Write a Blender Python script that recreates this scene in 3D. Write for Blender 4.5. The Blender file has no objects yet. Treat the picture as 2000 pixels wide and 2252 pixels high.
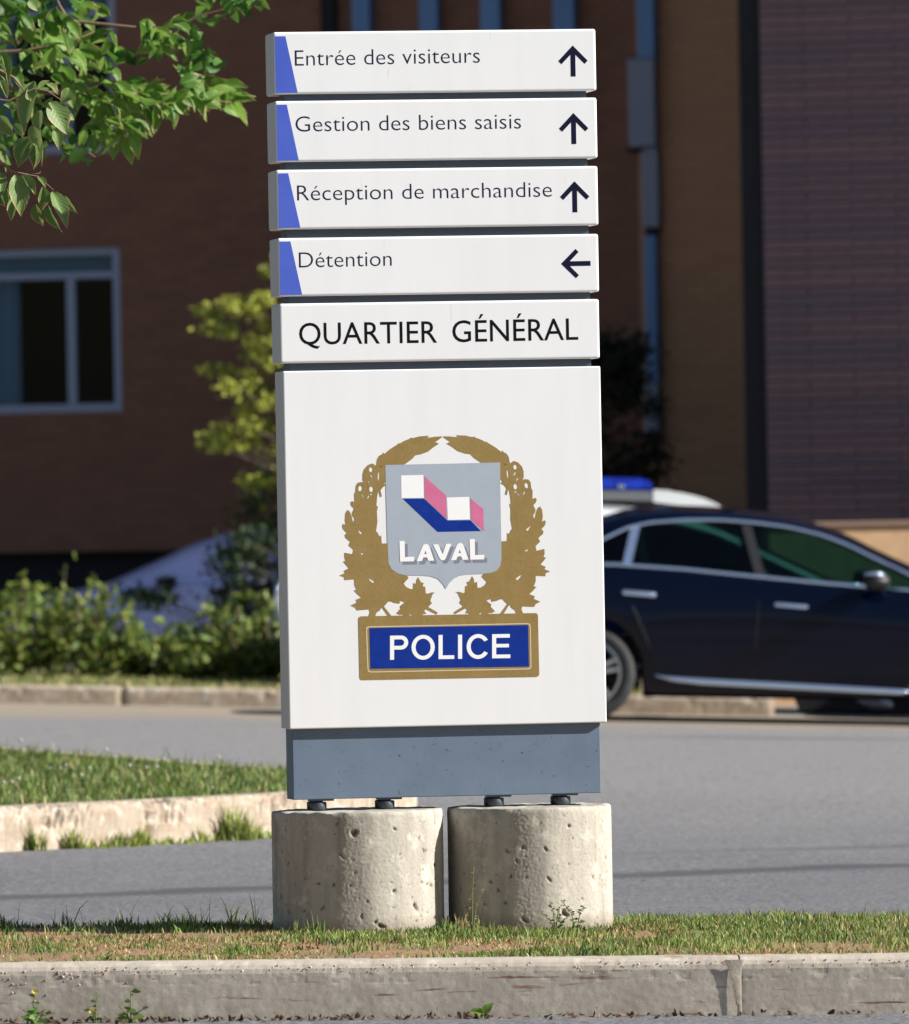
import bpy, bmesh, math, random
import numpy as np
from mathutils import Vector, Matrix, noise

random.seed(7)
rng = np.random.default_rng(11)
R = math.radians
scene = bpy.context.scene
col = scene.collection

# ------------------------------------------------------------------ camera, sky, sun, exposure
F = 21852.0                       # focal length in photograph pixels (long telephoto lens)
ROLL = R(1.05)
EYE = 1.5
cam = bpy.data.cameras.new('camera')
cam.sensor_fit = 'HORIZONTAL'
cam.sensor_width = 36.0
cam.lens = 36.0 * F / 2000.0
cam.clip_start = 0.5
cam.clip_end = 3000.0
cam.dof.use_dof = True
cam.dof.focus_distance = 35.9
cam.dof.aperture_fstop = 8.3
cam_obj = bpy.data.objects.new('camera', cam)
col.objects.link(cam_obj)
cam_obj.matrix_world = Matrix.Translation((0, 0, EYE)) @ Matrix.Rotation(R(90), 4, 'X') @ Matrix.Rotation(-ROLL, 4, 'Z')
scene.camera = cam_obj

SUN_AZ = R(80.0)                  # to the right of straight behind the camera
SUN_EL = R(31.0)
SDIR = Vector((math.sin(SUN_AZ) * math.cos(SUN_EL), -math.cos(SUN_AZ) * math.cos(SUN_EL), math.sin(SUN_EL)))
world = bpy.data.worlds.new('World')
scene.world = world
world.use_nodes = True
wn = world.node_tree
sky = wn.nodes.new('ShaderNodeTexSky')
sky.sky_type = 'NISHITA'
sky.sun_disc = False
sky.sun_elevation = SUN_EL
sky.sun_rotation = math.atan2(SDIR.x, SDIR.y)
wn.links.new(sky.outputs[0], wn.nodes['Background'].inputs[0])
wn.nodes['Background'].inputs[1].default_value = 0.05
sun = bpy.data.lights.new('sun', 'SUN')
sun.energy = 5.0
sun.angle = R(0.53)
sun.color = (1.0, 0.96, 0.905)
sun_obj = bpy.data.objects.new('sun', sun)
col.objects.link(sun_obj)
sun_obj.rotation_euler = SDIR.to_track_quat('Z', 'Y').to_euler()
sun_obj.location = (30, -10, 30)

scene.view_settings.view_transform = 'Standard'
scene.view_settings.look = 'None'
scene.view_settings.gamma = 1.0
scene.view_settings.exposure = 0.80
scene.cycles.use_denoising = True
scene.cycles.max_bounces = 8
scene.cycles.transparent_max_bounces = 12
scene.render.film_transparent = False

CR, SR = math.cos(ROLL), math.sin(ROLL)


def uv_of(px, py):
    iu, iv = px - 1000.0, 1126.0 - py
    return iu * CR + iv * SR, -iu * SR + iv * CR


def at(px, py, Y):
    u, v = uv_of(px, py)
    return Vector((u / F * Y, Y, EYE + v / F * Y))


def smooth(t):
    t = max(0.0, min(1.0, t))
    return t * t * (3 - 2 * t)


def gz(X, Y):
    """height of the road surface"""
    if Y < 36.0:
        return -0.205 - 0.008 * X
    near = -0.13 - 0.010 * X
    far = 0.046 - 0.035 * X
    if abs(X) > 9:
        far = 0.046 - 0.035 * (9 if X > 0 else -9)
    t = smooth((Y - 42.0) / 24.0)
    return near * (1 - t) + far * t - .15 * smooth((Y - 76.4) / 3.0)


# ------------------------------------------------------------------ helpers
def tag(o, label=None, cat=None, group=None, kind=None):
    if label: o['label'] = label
    if cat: o['category'] = cat
    if group: o['group'] = group
    if kind: o['kind'] = kind
    return o


def empty(name, loc=(0, 0, 0), rot=(0, 0, 0), parent=None):
    o = bpy.data.objects.new(name, None)
    o.empty_display_size = 0.1
    col.objects.link(o)
    o.location = loc
    o.rotation_euler = rot
    if parent: o.parent = parent
    return o


def mobj(name, verts, faces, mat, parent=None, sm=False, loc=None):
    me = bpy.data.meshes.new(name)
    me.from_pydata([tuple(v) for v in verts], [], faces)
    if sm:
        me.polygons.foreach_set('use_smooth', [True] * len(me.polygons))
    if mat: me.materials.append(mat)
    me.update()
    o = bpy.data.objects.new(name, me)
    col.objects.link(o)
    if parent: o.parent = parent
    if loc is not None: o.location = loc
    return o


def obj_from_bm(name, bm, mat, parent=None, sm=False, loc=None):
    me = bpy.data.meshes.new(name)
    bmesh.ops.recalc_face_normals(bm, faces=bm.faces)
    bm.to_mesh(me); bm.free()
    if sm: me.polygons.foreach_set('use_smooth', [True] * len(me.polygons))
    if mat: me.materials.append(mat)
    o = bpy.data.objects.new(name, me)
    col.objects.link(o)
    if parent: o.parent = parent
    if loc is not None: o.location = loc
    return o


def bm_box(bm, x0, x1, y0, y1, z0, z1, bevel=0.0, seg=2):
    r = bmesh.ops.create_cube(bm, size=1.0)
    vs = r['verts']
    for v in vs:
        v.co = Vector((x0 + (v.co.x + .5) * (x1 - x0), y0 + (v.co.y + .5) * (y1 - y0), z0 + (v.co.z + .5) * (z1 - z0)))
    if bevel > 0:
        es = list({e for v in vs for e in v.link_edges})
        bmesh.ops.bevel(bm, geom=es, offset=bevel, segments=seg, affect='EDGES', profile=0.5)


def box(name, x0, x1, y0, y1, z0, z1, mat, parent=None, bevel=0.0, seg=2):
    bm = bmesh.new()
    bm_box(bm, x0, x1, y0, y1, z0, z1, bevel, seg)
    return obj_from_bm(name, bm, mat, parent)


def tube_data(pts, radii, n=6, closed=False):
    verts, faces = [], []
    P = [Vector(p) for p in pts]
    for i, p in enumerate(P):
        a = P[max(i - 1, 0)]; b = P[min(i + 1, len(P) - 1)]
        d = (b - a).normalized() if (b - a).length > 1e-9 else Vector((0, 0, 1))
        up = Vector((0, 0, 1)) if abs(d.z) < .9 else Vector((1, 0, 0))
        s = d.cross(up).normalized(); t = d.cross(s)
        r = radii[i] if hasattr(radii, '__len__') else radii
        for k in range(n):
            ang = 2 * math.pi * k / n
            verts.append(p + s * (r * math.cos(ang)) + t * (r * math.sin(ang)))
    for i in range(len(P) - 1):
        for k in range(n):
            k2 = (k + 1) % n
            faces.append((i * n + k, i * n + k2, (i + 1) * n + k2, (i + 1) * n + k))
    faces.append(tuple(range(n - 1, -1, -1)))
    faces.append(tuple((len(P) - 1) * n + k for k in range(n)))
    return verts, faces


def tube(name, pts, radii, mat, parent=None, n=6):
    v, f = tube_data(pts, radii, n)
    return mobj(name, v, f, mat, parent, True)


def lathe(name, prof, mat, parent=None, n=48, axis='Z', loc=None):
    verts, faces = [], []
    m = len(prof)
    for k in range(n):
        a = 2 * math.pi * k / n
        for r, h in prof:
            if axis == 'Z': verts.append((r * math.cos(a), r * math.sin(a), h))
            else: verts.append((r * math.cos(a), h, r * math.sin(a)))
    for k in range(n):
        k2 = (k + 1) % n
        for i in range(m - 1):
            faces.append((k * m + i, k2 * m + i, k2 * m + i + 1, k * m + i + 1))
    o = mobj(name, verts, faces, mat, parent, True, loc)
    return o


def interp(tab, x):
    if x <= tab[0][0]: return tab[0][1]
    for (a, va), (b, vb) in zip(tab, tab[1:]):
        if x <= b: return va + (vb - va) * (x - a) / (b - a)
    return tab[-1][1]


# ------------------------------------------------------------------ materials
def pmat(name, c, rough=0.6, metal=0.0, c2=None, nscale=5.0, ndetail=6.0, lo=0.35, hi=0.65, stretch=(1, 1, 1),
         c3=None, n3=20.0, lo3=0.55, hi3=0.7, bump=0.0, bscale=60.0, bdist=0.004, spec=0.5, coat=0.0):
    m = bpy.data.materials.new(name)
    m.use_nodes = True
    nt = m.node_tree
    p = nt.nodes['Principled BSDF']
    p.inputs['Base Color'].default_value = (*c, 1)
    p.inputs['Roughness'].default_value = rough
    p.inputs['Metallic'].default_value = metal
    p.inputs['Specular IOR Level'].default_value = spec
    p.inputs['Coat Weight'].default_value = coat
    p.inputs['Coat Roughness'].default_value = 0.03
    tc = nt.nodes.new('ShaderNodeTexCoord')
    mp = nt.nodes.new('ShaderNodeMapping')
    mp.inputs['Scale'].default_value = stretch
    nt.links.new(tc.outputs['Object'], mp.inputs['Vector'])
    last = None
    if c2 is not None:
        last = add_layer(nt, p, mp, None, c, c2, nscale, ndetail, lo, hi)
    if c3 is not None:
        last = add_layer(nt, p, mp, last, c, c3, n3, 8.0, lo3, hi3)
    if bump > 0:
        n = nt.nodes.new('ShaderNodeTexNoise'); n.inputs['Scale'].default_value = bscale; n.inputs['Detail'].default_value = 8
        nt.links.new(tc.outputs['Object'], n.inputs['Vector'])
        b = nt.nodes.new('ShaderNodeBump'); b.inputs['Strength'].default_value = bump; b.inputs['Distance'].default_value = bdist
        nt.links.new(n.outputs['Fac'], b.inputs['Height'])
        nt.links.new(b.outputs['Normal'], p.inputs['Normal'])
    return m


def add_layer(nt, p, mp, last, c, c2, scale, detail, lo, hi):
    n = nt.nodes.new('ShaderNodeTexNoise'); n.inputs['Scale'].default_value = scale; n.inputs['Detail'].default_value = detail
    n.inputs['Roughness'].default_value = 0.62
    nt.links.new(mp.outputs['Vector'], n.inputs['Vector'])
    mr = nt.nodes.new('ShaderNodeMapRange'); mr.inputs['From Min'].default_value = lo; mr.inputs['From Max'].default_value = hi
    nt.links.new(n.outputs['Fac'], mr.inputs['Value'])
    mx = nt.nodes.new('ShaderNodeMix'); mx.data_type = 'RGBA'
    nt.links.new(mr.outputs['Result'], mx.inputs['Factor'])
    if last is None: mx.inputs['A'].default_value = (*c, 1)
    else: nt.links.new(last.outputs['Result'], mx.inputs['A'])
    mx.inputs['B'].default_value = (*c2, 1)
    nt.links.new(mx.outputs['Result'], p.inputs['Base Color'])
    return mx


def leafy(name, trans=0.35, rough=0.5):
    """foliage coloured by the mesh's own Col attribute, some light passing through"""
    m = bpy.data.materials.new(name); m.use_nodes = True
    nt = m.node_tree; p = nt.nodes['Principled BSDF']; out = nt.nodes['Material Output']
    a = nt.nodes.new('ShaderNodeAttribute'); a.attribute_name = 'Col'
    nt.links.new(a.outputs['Color'], p.inputs['Base Color'])
    p.inputs['Roughness'].default_value = rough
    p.inputs['Specular IOR Level'].default_value = 0.3
    tr = nt.nodes.new('ShaderNodeBsdfTranslucent')
    nt.links.new(a.outputs['Color'], tr.inputs['Color'])
    mx = nt.nodes.new('ShaderNodeMixShader'); mx.inputs[0].default_value = trans
    nt.links.new(p.outputs[0], mx.inputs[1]); nt.links.new(tr.outputs[0], mx.inputs[2])
    nt.links.new(mx.outputs[0], out.inputs['Surface'])
    return m


M = {}
M['white'] = pmat('white_enamel', (0.79, 0.80, 0.81), 0.42, c2=(0.755, 0.765, 0.775), nscale=5, lo=.42, hi=.7, stretch=(1.6, 1.6, .22), c3=(0.66, 0.64, 0.60), n3=26, lo3=0.66, hi3=0.74)
M['core'] = pmat('dark_core', (0.05, 0.065, 0.085), 0.6)
M['basegrey'] = pmat('grey_blue_metal', (0.140, 0.188, 0.255), 0.6, c2=(0.125, 0.168, 0.232), nscale=9, c3=(0.045, 0.06, 0.10), n3=70, lo3=0.64, hi3=0.70, spec=0.2)
M['stripe'] = pmat('blue_vinyl', (0.060, 0.105, 0.50), 0.55, c2=(0.075, 0.125, 0.53), nscale=6, spec=0.15)
M['ink'] = pmat('navy_ink', (0.006, 0.007, 0.030), 0.6, spec=0.1)
M['text'] = pmat('letter_ink', (0.012, 0.012, 0.038), 0.6, spec=0.1)
M['black_ink'] = pmat('black_ink', (0.004, 0.004, 0.007), 0.6, spec=0.1)
M['gold'] = pmat('gold_vinyl', (0.270, 0.185, 0.065), 0.6, spec=0.1, c2=(0.30, 0.21, 0.08), nscale=14, c3=(0.21, 0.14, 0.045), n3=90, lo3=0.52, hi3=0.75)
M['goldline'] = pmat('pale_line', (0.62, 0.54, 0.38), 0.5)
M['shield'] = pmat('silver_vinyl', (0.37, 0.42, 0.485), 0.55, c2=(0.35, 0.40, 0.47), nscale=18, spec=0.15)
M['shieldshade'] = pmat('grey_print', (0.20, 0.21, 0.27), 0.5)
M['pink'] = pmat('pink_vinyl', (0.62, 0.17, 0.31), 0.6, c2=(0.57, 0.14, 0.28), nscale=20, spec=0.15)
M['royal'] = pmat('royal_blue', (0.005, 0.027, 0.24), 0.6, c2=(0.007, 0.035, 0.27), nscale=20, spec=0.08)
M['print_white'] = pmat('print_white', (0.86, 0.87, 0.87), 0.45)
M['steel'] = pmat('galvanised_bolt', (0.07, 0.085, 0.105), 0.5, 0.4)
M['asphalt'] = None
M['chrome'] = pmat('chrome', (0.62, 0.76, 1.0), 0.12, 0.85)
M['rubber'] = pmat('tyre_rubber', (0.022, 0.024, 0.026), 0.75, c2=(0.04, 0.042, 0.042), nscale=9)
M['rim'] = pmat('alloy', (0.55, 0.57, 0.60), 0.3, 0.9)
M['navy'] = pmat('navy_paint', (0.0009, 0.0026, 0.0125), 0.06, spec=0.30)
M['silver_blue'] = pmat('silver_blue_paint', (0.62, 0.62, 1.0), 0.45, 0.0, coat=0.5)
M['carwhite'] = pmat('white_paint', (0.78, 0.80, 0.80), 0.3, coat=1.0)
M['trim_black'] = pmat('black_trim', (0.012, 0.012, 0.014), 0.5)
M['seat'] = pmat('seat_cloth', (0.06, 0.065, 0.06), 0.8)
M['seat_light'] = pmat('pale_seat', (0.28, 0.32, 0.28), 0.7)
M['brick_tan'] = pmat('tan_render', (0.42, 0.27, 0.15), 0.85, c2=(0.36, 0.22, 0.12), nscale=6, bump=0.4)
M['frame'] = pmat('window_aluminium', (0.34, 0.38, 0.50), 0.5, 0.1)
M['fin'] = pmat('blue_grey_metal', (0.16, 0.31, 0.58), 0.5, 0.0, c2=(0.12, 0.24, 0.47), nscale=2, stretch=(1, 1, .3))
M['pipe'] = pmat('grey_pipe', (0.27, 0.29, 0.37), 0.55, 0.0)
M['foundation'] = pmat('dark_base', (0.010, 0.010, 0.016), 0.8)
M['curtain'] = pmat('curtain', (0.34, 0.52, 0.62), 0.8)
M['room'] = pmat('dark_room', (0.012, 0.012, 0.016), 0.9)
M['bark'] = pmat('bark', (0.13, 0.09, 0.06), 0.9, c2=(0.06, 0.045, 0.03), nscale=12, bump=0.8)
M['twig'] = pmat('twig', (0.20, 0.13, 0.08), 0.8)
M['foliage'] = leafy('foliage')
M['grass'] = leafy('grass_blades', 0.25, 0.6)
M['soil'] = pmat('dry_soil', (0.33, 0.165, 0.09), 0.95, c2=(0.20, 0.16, 0.07), nscale=3, c3=(0.33, 0.22, 0.12), n3=25, bump=0.8, bscale=40, bdist=0.02)
M['lawn'] = pmat('lawn_ground', (0.13, 0.14, 0.05), 0.95, c2=(0.24, 0.19, 0.09), nscale=1.3, c3=(0.07, 0.10, 0.03), n3=12, bump=0.8, bscale=30, bdist=0.03)
M['earth'] = pmat('earth', (0.12, 0.11, 0.06), 0.95, c2=(0.16, 0.13, 0.08), nscale=.3)
M['clay'] = pmat('fallen_leaf', (0.34, 0.22, 0.13), 0.8, c2=(0.2, 0.11, 0.06), nscale=30)
M['yellow'] = pmat('yellow_petal', (0.80, 0.62, 0.02), 0.6)
M['petal'] = pmat('clover_white', (0.42, 0.38, 0.35), 0.8)
M['blue_lens'] = pmat('blue_lens', (0.01, 0.06, 0.62), 0.12, spec=0.6, c2=(0.005, 0.02, 0.30), nscale=9)
M['stem'] = pmat('green_stem', (0.13, 0.17, 0.05), 0.6)
M['coping'] = pmat('dark_coping', (0.16, 0.10, 0.07), 0.8)
M['tail'] = pmat('red_lens', (0.25, 0.01, 0.01), 0.2)
M['mortar_pale'] = pmat('pale_mortar', (0.44, 0.39, 0.31), 0.9, c2=(0.34, 0.29, 0.23), nscale=30, bump=0.5)
M['pebble'] = leafy('pebble', 0.0, 0.8)
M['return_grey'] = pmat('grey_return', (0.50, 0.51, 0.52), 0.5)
M['grey_plastic'] = pmat('grey_plastic', (0.16, 0.17, 0.18), 0.5)


def asphalt():
    m = bpy.data.materials.new('asphalt'); m.use_nodes = True
    nt = m.node_tree; p = nt.nodes['Principled BSDF']
    p.inputs['Roughness'].default_value = 0.85
    p.inputs['Specular IOR Level'].default_value = 0.3
    tc = nt.nodes.new('ShaderNodeTexCoord')
    mp = nt.nodes.new('ShaderNodeMapping'); mp.inputs['Scale'].default_value = (1, 1, 1)
    nt.links.new(tc.outputs['Object'], mp.inputs['Vector'])
    base = (0.148, 0.147, 0.155)
    l = add_layer(nt, p, mp, None, base, (0.118, 0.118, 0.128), 0.9, 5, 0.35, 0.65)
    sp0 = nt.nodes.new('ShaderNodeSeparateXYZ'); nt.links.new(tc.outputs['Object'], sp0.inputs[0])
    nz0 = nt.nodes.new('ShaderNodeTexNoise'); nz0.inputs['Scale'].default_value = 0.25; nz0.inputs['Detail'].default_value = 6
    nt.links.new(tc.outputs['Object'], nz0.inputs['Vector'])
    a0 = nt.nodes.new('ShaderNodeMath'); a0.operation = 'MULTIPLY_ADD'; a0.inputs[1].default_value = 9.0
    nt.links.new(nz0.outputs['Fac'], a0.inputs[0]); nt.links.new(sp0.outputs['Y'], a0.inputs[2])
    m0 = nt.nodes.new('ShaderNodeMapRange'); m0.inputs['From Min'].default_value = 48.0; m0.inputs['From Max'].default_value = 61.0
    nt.links.new(a0.outputs[0], m0.inputs['Value'])
    x0 = nt.nodes.new('ShaderNodeMix'); x0.data_type = 'RGBA'; x0.inputs['B'].default_value = (0.215, 0.208, 0.206, 1)
    nt.links.new(m0.outputs['Result'], x0.inputs['Factor']); nt.links.new(l.outputs['Result'], x0.inputs['A'])
    l = add_layer(nt, p, mp, x0, base, (0.33, 0.325, 0.32), 42.0, 3, 0.5, 0.72)
    l = add_layer(nt, p, mp, l, base, (0.05, 0.05, 0.056), 27.0, 4, 0.52, 0.70)
    # near bands are sealed tar, far bands are shadows painted into the colour: distance to a line y = a + b x, edges broken by noise
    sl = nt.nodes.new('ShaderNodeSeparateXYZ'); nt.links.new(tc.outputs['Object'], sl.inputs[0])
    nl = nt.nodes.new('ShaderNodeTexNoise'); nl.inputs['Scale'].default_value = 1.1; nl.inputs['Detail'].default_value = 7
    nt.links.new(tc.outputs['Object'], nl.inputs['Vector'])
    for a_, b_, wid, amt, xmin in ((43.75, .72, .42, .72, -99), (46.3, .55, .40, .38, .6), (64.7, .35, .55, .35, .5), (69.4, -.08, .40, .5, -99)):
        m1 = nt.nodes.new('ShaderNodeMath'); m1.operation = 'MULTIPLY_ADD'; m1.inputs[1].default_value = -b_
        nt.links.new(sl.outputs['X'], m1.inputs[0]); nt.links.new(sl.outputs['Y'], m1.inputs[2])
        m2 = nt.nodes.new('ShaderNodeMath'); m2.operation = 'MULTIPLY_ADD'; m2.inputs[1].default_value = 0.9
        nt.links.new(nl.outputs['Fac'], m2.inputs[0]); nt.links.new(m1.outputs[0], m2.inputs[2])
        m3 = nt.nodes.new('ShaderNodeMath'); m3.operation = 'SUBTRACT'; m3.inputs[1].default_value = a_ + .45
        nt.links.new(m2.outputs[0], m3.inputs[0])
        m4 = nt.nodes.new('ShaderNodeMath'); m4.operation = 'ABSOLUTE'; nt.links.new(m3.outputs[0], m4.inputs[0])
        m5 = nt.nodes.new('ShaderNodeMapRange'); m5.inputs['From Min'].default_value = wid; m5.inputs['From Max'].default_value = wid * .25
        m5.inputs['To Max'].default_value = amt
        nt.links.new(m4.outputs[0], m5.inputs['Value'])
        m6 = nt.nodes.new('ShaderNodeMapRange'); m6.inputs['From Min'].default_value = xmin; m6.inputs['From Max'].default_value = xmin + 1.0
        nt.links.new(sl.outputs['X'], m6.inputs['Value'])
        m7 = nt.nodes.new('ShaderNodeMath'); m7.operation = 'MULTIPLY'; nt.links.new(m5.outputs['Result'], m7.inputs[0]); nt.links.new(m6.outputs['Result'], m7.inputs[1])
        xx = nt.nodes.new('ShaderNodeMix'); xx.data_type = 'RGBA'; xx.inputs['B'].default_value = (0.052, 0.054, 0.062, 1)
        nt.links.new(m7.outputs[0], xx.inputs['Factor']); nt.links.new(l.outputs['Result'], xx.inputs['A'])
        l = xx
    # pale dust gathered along the far gutter
    sep = nt.nodes.new('ShaderNodeSeparateXYZ'); nt.links.new(tc.outputs['Object'], sep.inputs[0])
    nz = nt.nodes.new('ShaderNodeTexNoise'); nz.inputs['Scale'].default_value = 0.8; nz.inputs['Detail'].default_value = 5
    nt.links.new(tc.outputs['Object'], nz.inputs['Vector'])
    ad = nt.nodes.new('ShaderNodeMath'); ad.operation = 'MULTIPLY_ADD'; ad.inputs[1].default_value = 4.0
    nt.links.new(nz.outputs['Fac'], ad.inputs[0]); nt.links.new(sep.outputs['Y'], ad.inputs[2])
    mr = nt.nodes.new('ShaderNodeMapRange'); mr.inputs['From Min'].default_value = 69.3; mr.inputs['From Max'].default_value = 72.0
    nt.links.new(ad.outputs[0], mr.inputs['Value'])
    mx = nt.nodes.new('ShaderNodeMix'); mx.data_type = 'RGBA'; mx.inputs['B'].default_value = (0.30, 0.25, 0.19, 1)
    lt = nt.nodes.new('ShaderNodeMath'); lt.operation = 'LESS_THAN'; lt.inputs[1].default_value = 72.62; nt.links.new(sep.outputs['Y'], lt.inputs[0])
    ml = nt.nodes.new('ShaderNodeMath'); ml.operation = 'MULTIPLY'; nt.links.new(lt.outputs[0], ml.inputs[0]); nt.links.new(mr.outputs['Result'], ml.inputs[1])
    nt.links.new(ml.outputs[0], mx.inputs['Factor']); nt.links.new(l.outputs['Result'], mx.inputs['A'])
    nt.links.new(mx.outputs['Result'], p.inputs['Base Color'])
    n = nt.nodes.new('ShaderNodeTexNoise'); n.inputs['Scale'].default_value = 70; n.inputs['Detail'].default_value = 4
    nt.links.new(tc.outputs['Object'], n.inputs['Vector'])
    b = nt.nodes.new('ShaderNodeBump'); b.inputs['Strength'].default_value = 0.6; b.inputs['Distance'].default_value = 0.008
    nt.links.new(n.outputs['Fac'], b.inputs['Height']); nt.links.new(b.outputs['Normal'], p.inputs['Normal'])
    return m


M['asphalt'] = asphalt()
M['tar'] = pmat('tar', (0.085, 0.087, 0.094), 0.85, c2=(0.13, 0.13, 0.135), nscale=4, ndetail=8)
M['tar_pale'] = pmat('worn_tar', (0.12, 0.12, 0.127), 0.85, c2=(0.155, 0.155, 0.16), nscale=4, ndetail=8)


def concrete(name, c, c_dark, c_lite, streak=(1, 1, 1), rust=None, bstr=0.4, pit=False):
    m = bpy.data.materials.new(name); m.use_nodes = True
    nt = m.node_tree; p = nt.nodes['Principled BSDF']
    p.inputs['Roughness'].default_value = 0.88
    p.inputs['Specular IOR Level'].default_value = 0.25
    tc = nt.nodes.new('ShaderNodeTexCoord')
    mp = nt.nodes.new('ShaderNodeMapping'); mp.inputs['Scale'].default_value = streak
    nt.links.new(tc.outputs['Object'], mp.inputs['Vector'])
    mp1 = nt.nodes.new('ShaderNodeMapping')
    nt.links.new(tc.outputs['Object'], mp1.inputs['Vector'])
    l = add_layer(nt, p, mp, None, c, c_dark, 5.0, 7, 0.45, 0.75)
    l = add_layer(nt, p, mp1, l, c, c_lite, 14.0, 8, 0.52, 0.72)
    l = add_layer(nt, p, mp1, l, c, tuple(v * .45 for v in c), 95.0, 4, 0.62, 0.74)
    if rust:
        mp2 = nt.nodes.new('ShaderNodeMapping'); mp2.inputs['Scale'].default_value = (1.2, 1, 18)
        nt.links.new(tc.outputs['Object'], mp2.inputs['Vector'])
        l = add_layer(nt, p, mp2, l, c, rust, 3.0, 7, 0.62, 0.68)
    if pit:
        at_ = nt.nodes.new('ShaderNodeAttribute'); at_.attribute_name = 'Col'
        mm = nt.nodes.new('ShaderNodeMix'); mm.data_type = 'RGBA'; mm.blend_type = 'MULTIPLY'; mm.inputs['Factor'].default_value = 1.0
        nt.links.new(l.outputs['Result'], mm.inputs['A']); nt.links.new(at_.outputs['Color'], mm.inputs['B'])
        nt.links.new(mm.outputs['Result'], p.inputs['Base Color'])
    n = nt.nodes.new('ShaderNodeTexNoise'); n.inputs['Scale'].default_value = 90; n.inputs['Detail'].default_value = 8
    nt.links.new(tc.outputs['Object'], n.inputs['Vector'])
    b = nt.nodes.new('ShaderNodeBump'); b.inputs['Strength'].default_value = bstr; b.inputs['Distance'].default_value = 0.004
    nt.links.new(n.outputs['Fac'], b.inputs['Height']); nt.links.new(b.outputs['Normal'], p.inputs['Normal'])
    return m


M['footing'] = concrete('cast_concrete', (0.43, 0.40, 0.34), (0.24, 0.22, 0.185), (0.56, 0.53, 0.46), (2.6, 2.6, .25), bstr=0.3, pit=True)
M['kerb'] = concrete('kerb_concrete', (0.46, 0.405, 0.335), (0.35, 0.30, 0.25), (0.60, 0.54, 0.45), (1, 1, 1), rust=(0.20, 0.11, 0.08), bstr=0.16)
M['kerb_tan'] = concrete('tan_kerb', (0.39, 0.325, 0.25), (0.30, 0.215, 0.145), (0.55, 0.51, 0.44), (.7, .7, 3))


def brick_wall_mat(name, c1, c2, mortar, w=0.22, h=0.075):
    m = bpy.data.materials.new(name); m.use_nodes = True
    nt = m.node_tree; p = nt.nodes['Principled BSDF']
    p.inputs['Roughness'].default_value = 0.9
    p.inputs['Specular IOR Level'].default_value = 0.2
    tc = nt.nodes.new('ShaderNodeTexCoord')
    mp = nt.nodes.new('ShaderNodeMapping'); mp.inputs['Rotation'].default_value = (R(90), 0, 0)
    nt.links.new(tc.outputs['Object'], mp.inputs['Vector'])
    b = nt.nodes.new('ShaderNodeTexBrick')
    b.inputs['Scale'].default_value = 1.0; b.inputs['Brick Width'].default_value = w; b.inputs['Row Height'].default_value = h
    b.inputs['Mortar Size'].default_value = 0.008
    b.inputs['Color1'].default_value = (*c1, 1); b.inputs['Color2'].default_value = (*c2, 1); b.inputs['Mortar'].default_value = (*mortar, 1)
    nt.links.new(mp.outputs['Vector'], b.inputs['Vector'])
    nt.links.new(b.outputs['Color'], p.inputs['Base Color'])
    bp = nt.nodes.new('ShaderNodeBump'); bp.invert = True; bp.inputs['Distance'].default_value = 0.01
    nt.links.new(b.outputs['Fac'], bp.inputs['Height']); nt.links.new(bp.outputs['Normal'], p.inputs['Normal'])
    return m


M['brick_brown'] = brick_wall_mat('brown_brick', (0.31, 0.140, 0.088), (0.25, 0.115, 0.076), (0.22, 0.125, 0.088))
M['brick_brown2'] = brick_wall_mat('umber_brick', (0.56, 0.295, 0.165), (0.50, 0.26, 0.15), (0.44, 0.25, 0.155))
M['mortar'] = pmat('mortar', (0.14, 0.095, 0.11), 0.95)
M['bricks'] = [pmat('purple_brick_%s' % w, c, 0.9, c2=tuple(v * .8 for v in c), nscale=9)
               for w, c in zip('abcd', [(0.200, 0.130, 0.148), (0.170, 0.118, 0.144), (0.218, 0.137, 0.148), (0.188, 0.124, 0.142)])]


def glass_mat(name, tint, refl=1.0, base=0.0):
    m = bpy.data.materials.new(name); m.use_nodes = True
    nt = m.node_tree; out = nt.nodes['Material Output']
    nt.nodes.remove(nt.nodes['Principled BSDF'])
    t = nt.nodes.new('ShaderNodeBsdfTransparent'); t.inputs[0].default_value = (*tint, 1)
    g = nt.nodes.new('ShaderNodeBsdfGlossy'); g.inputs['Roughness'].default_value = 0.02
    f = nt.nodes.new('ShaderNodeFresnel'); f.inputs['IOR'].default_value = 1.5
    mx = nt.nodes.new('ShaderNodeMixShader')
    k = nt.nodes.new('ShaderNodeMath'); k.operation = 'MULTIPLY_ADD'; k.inputs[1].default_value = refl; k.inputs[2].default_value = base
    nt.links.new(f.outputs[0], k.inputs[0])
    nt.links.new(k.outputs[0], mx.inputs[0]); nt.links.new(t.outputs[0], mx.inputs[1]); nt.links.new(g.outputs[0], mx.inputs[2])
    nt.links.new(mx.outputs[0], out.inputs['Surface'])
    return m


M['car_glass'] = glass_mat('tinted_glass', (0.13, 0.27, 0.24), 0.7)
M['sky_glass'] = pmat('sky_painted_glass', (0.60, 0.60, 1.0), 0.2, spec=0.6)  # sky reflection of the car's panes put into one lavender colour
M['dark_glass'] = glass_mat('dark_glass', (0.10, 0.13, 0.13))
M['pane'] = glass_mat('window_glass', (0.55, 0.62, 0.68), 0.35)


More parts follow.
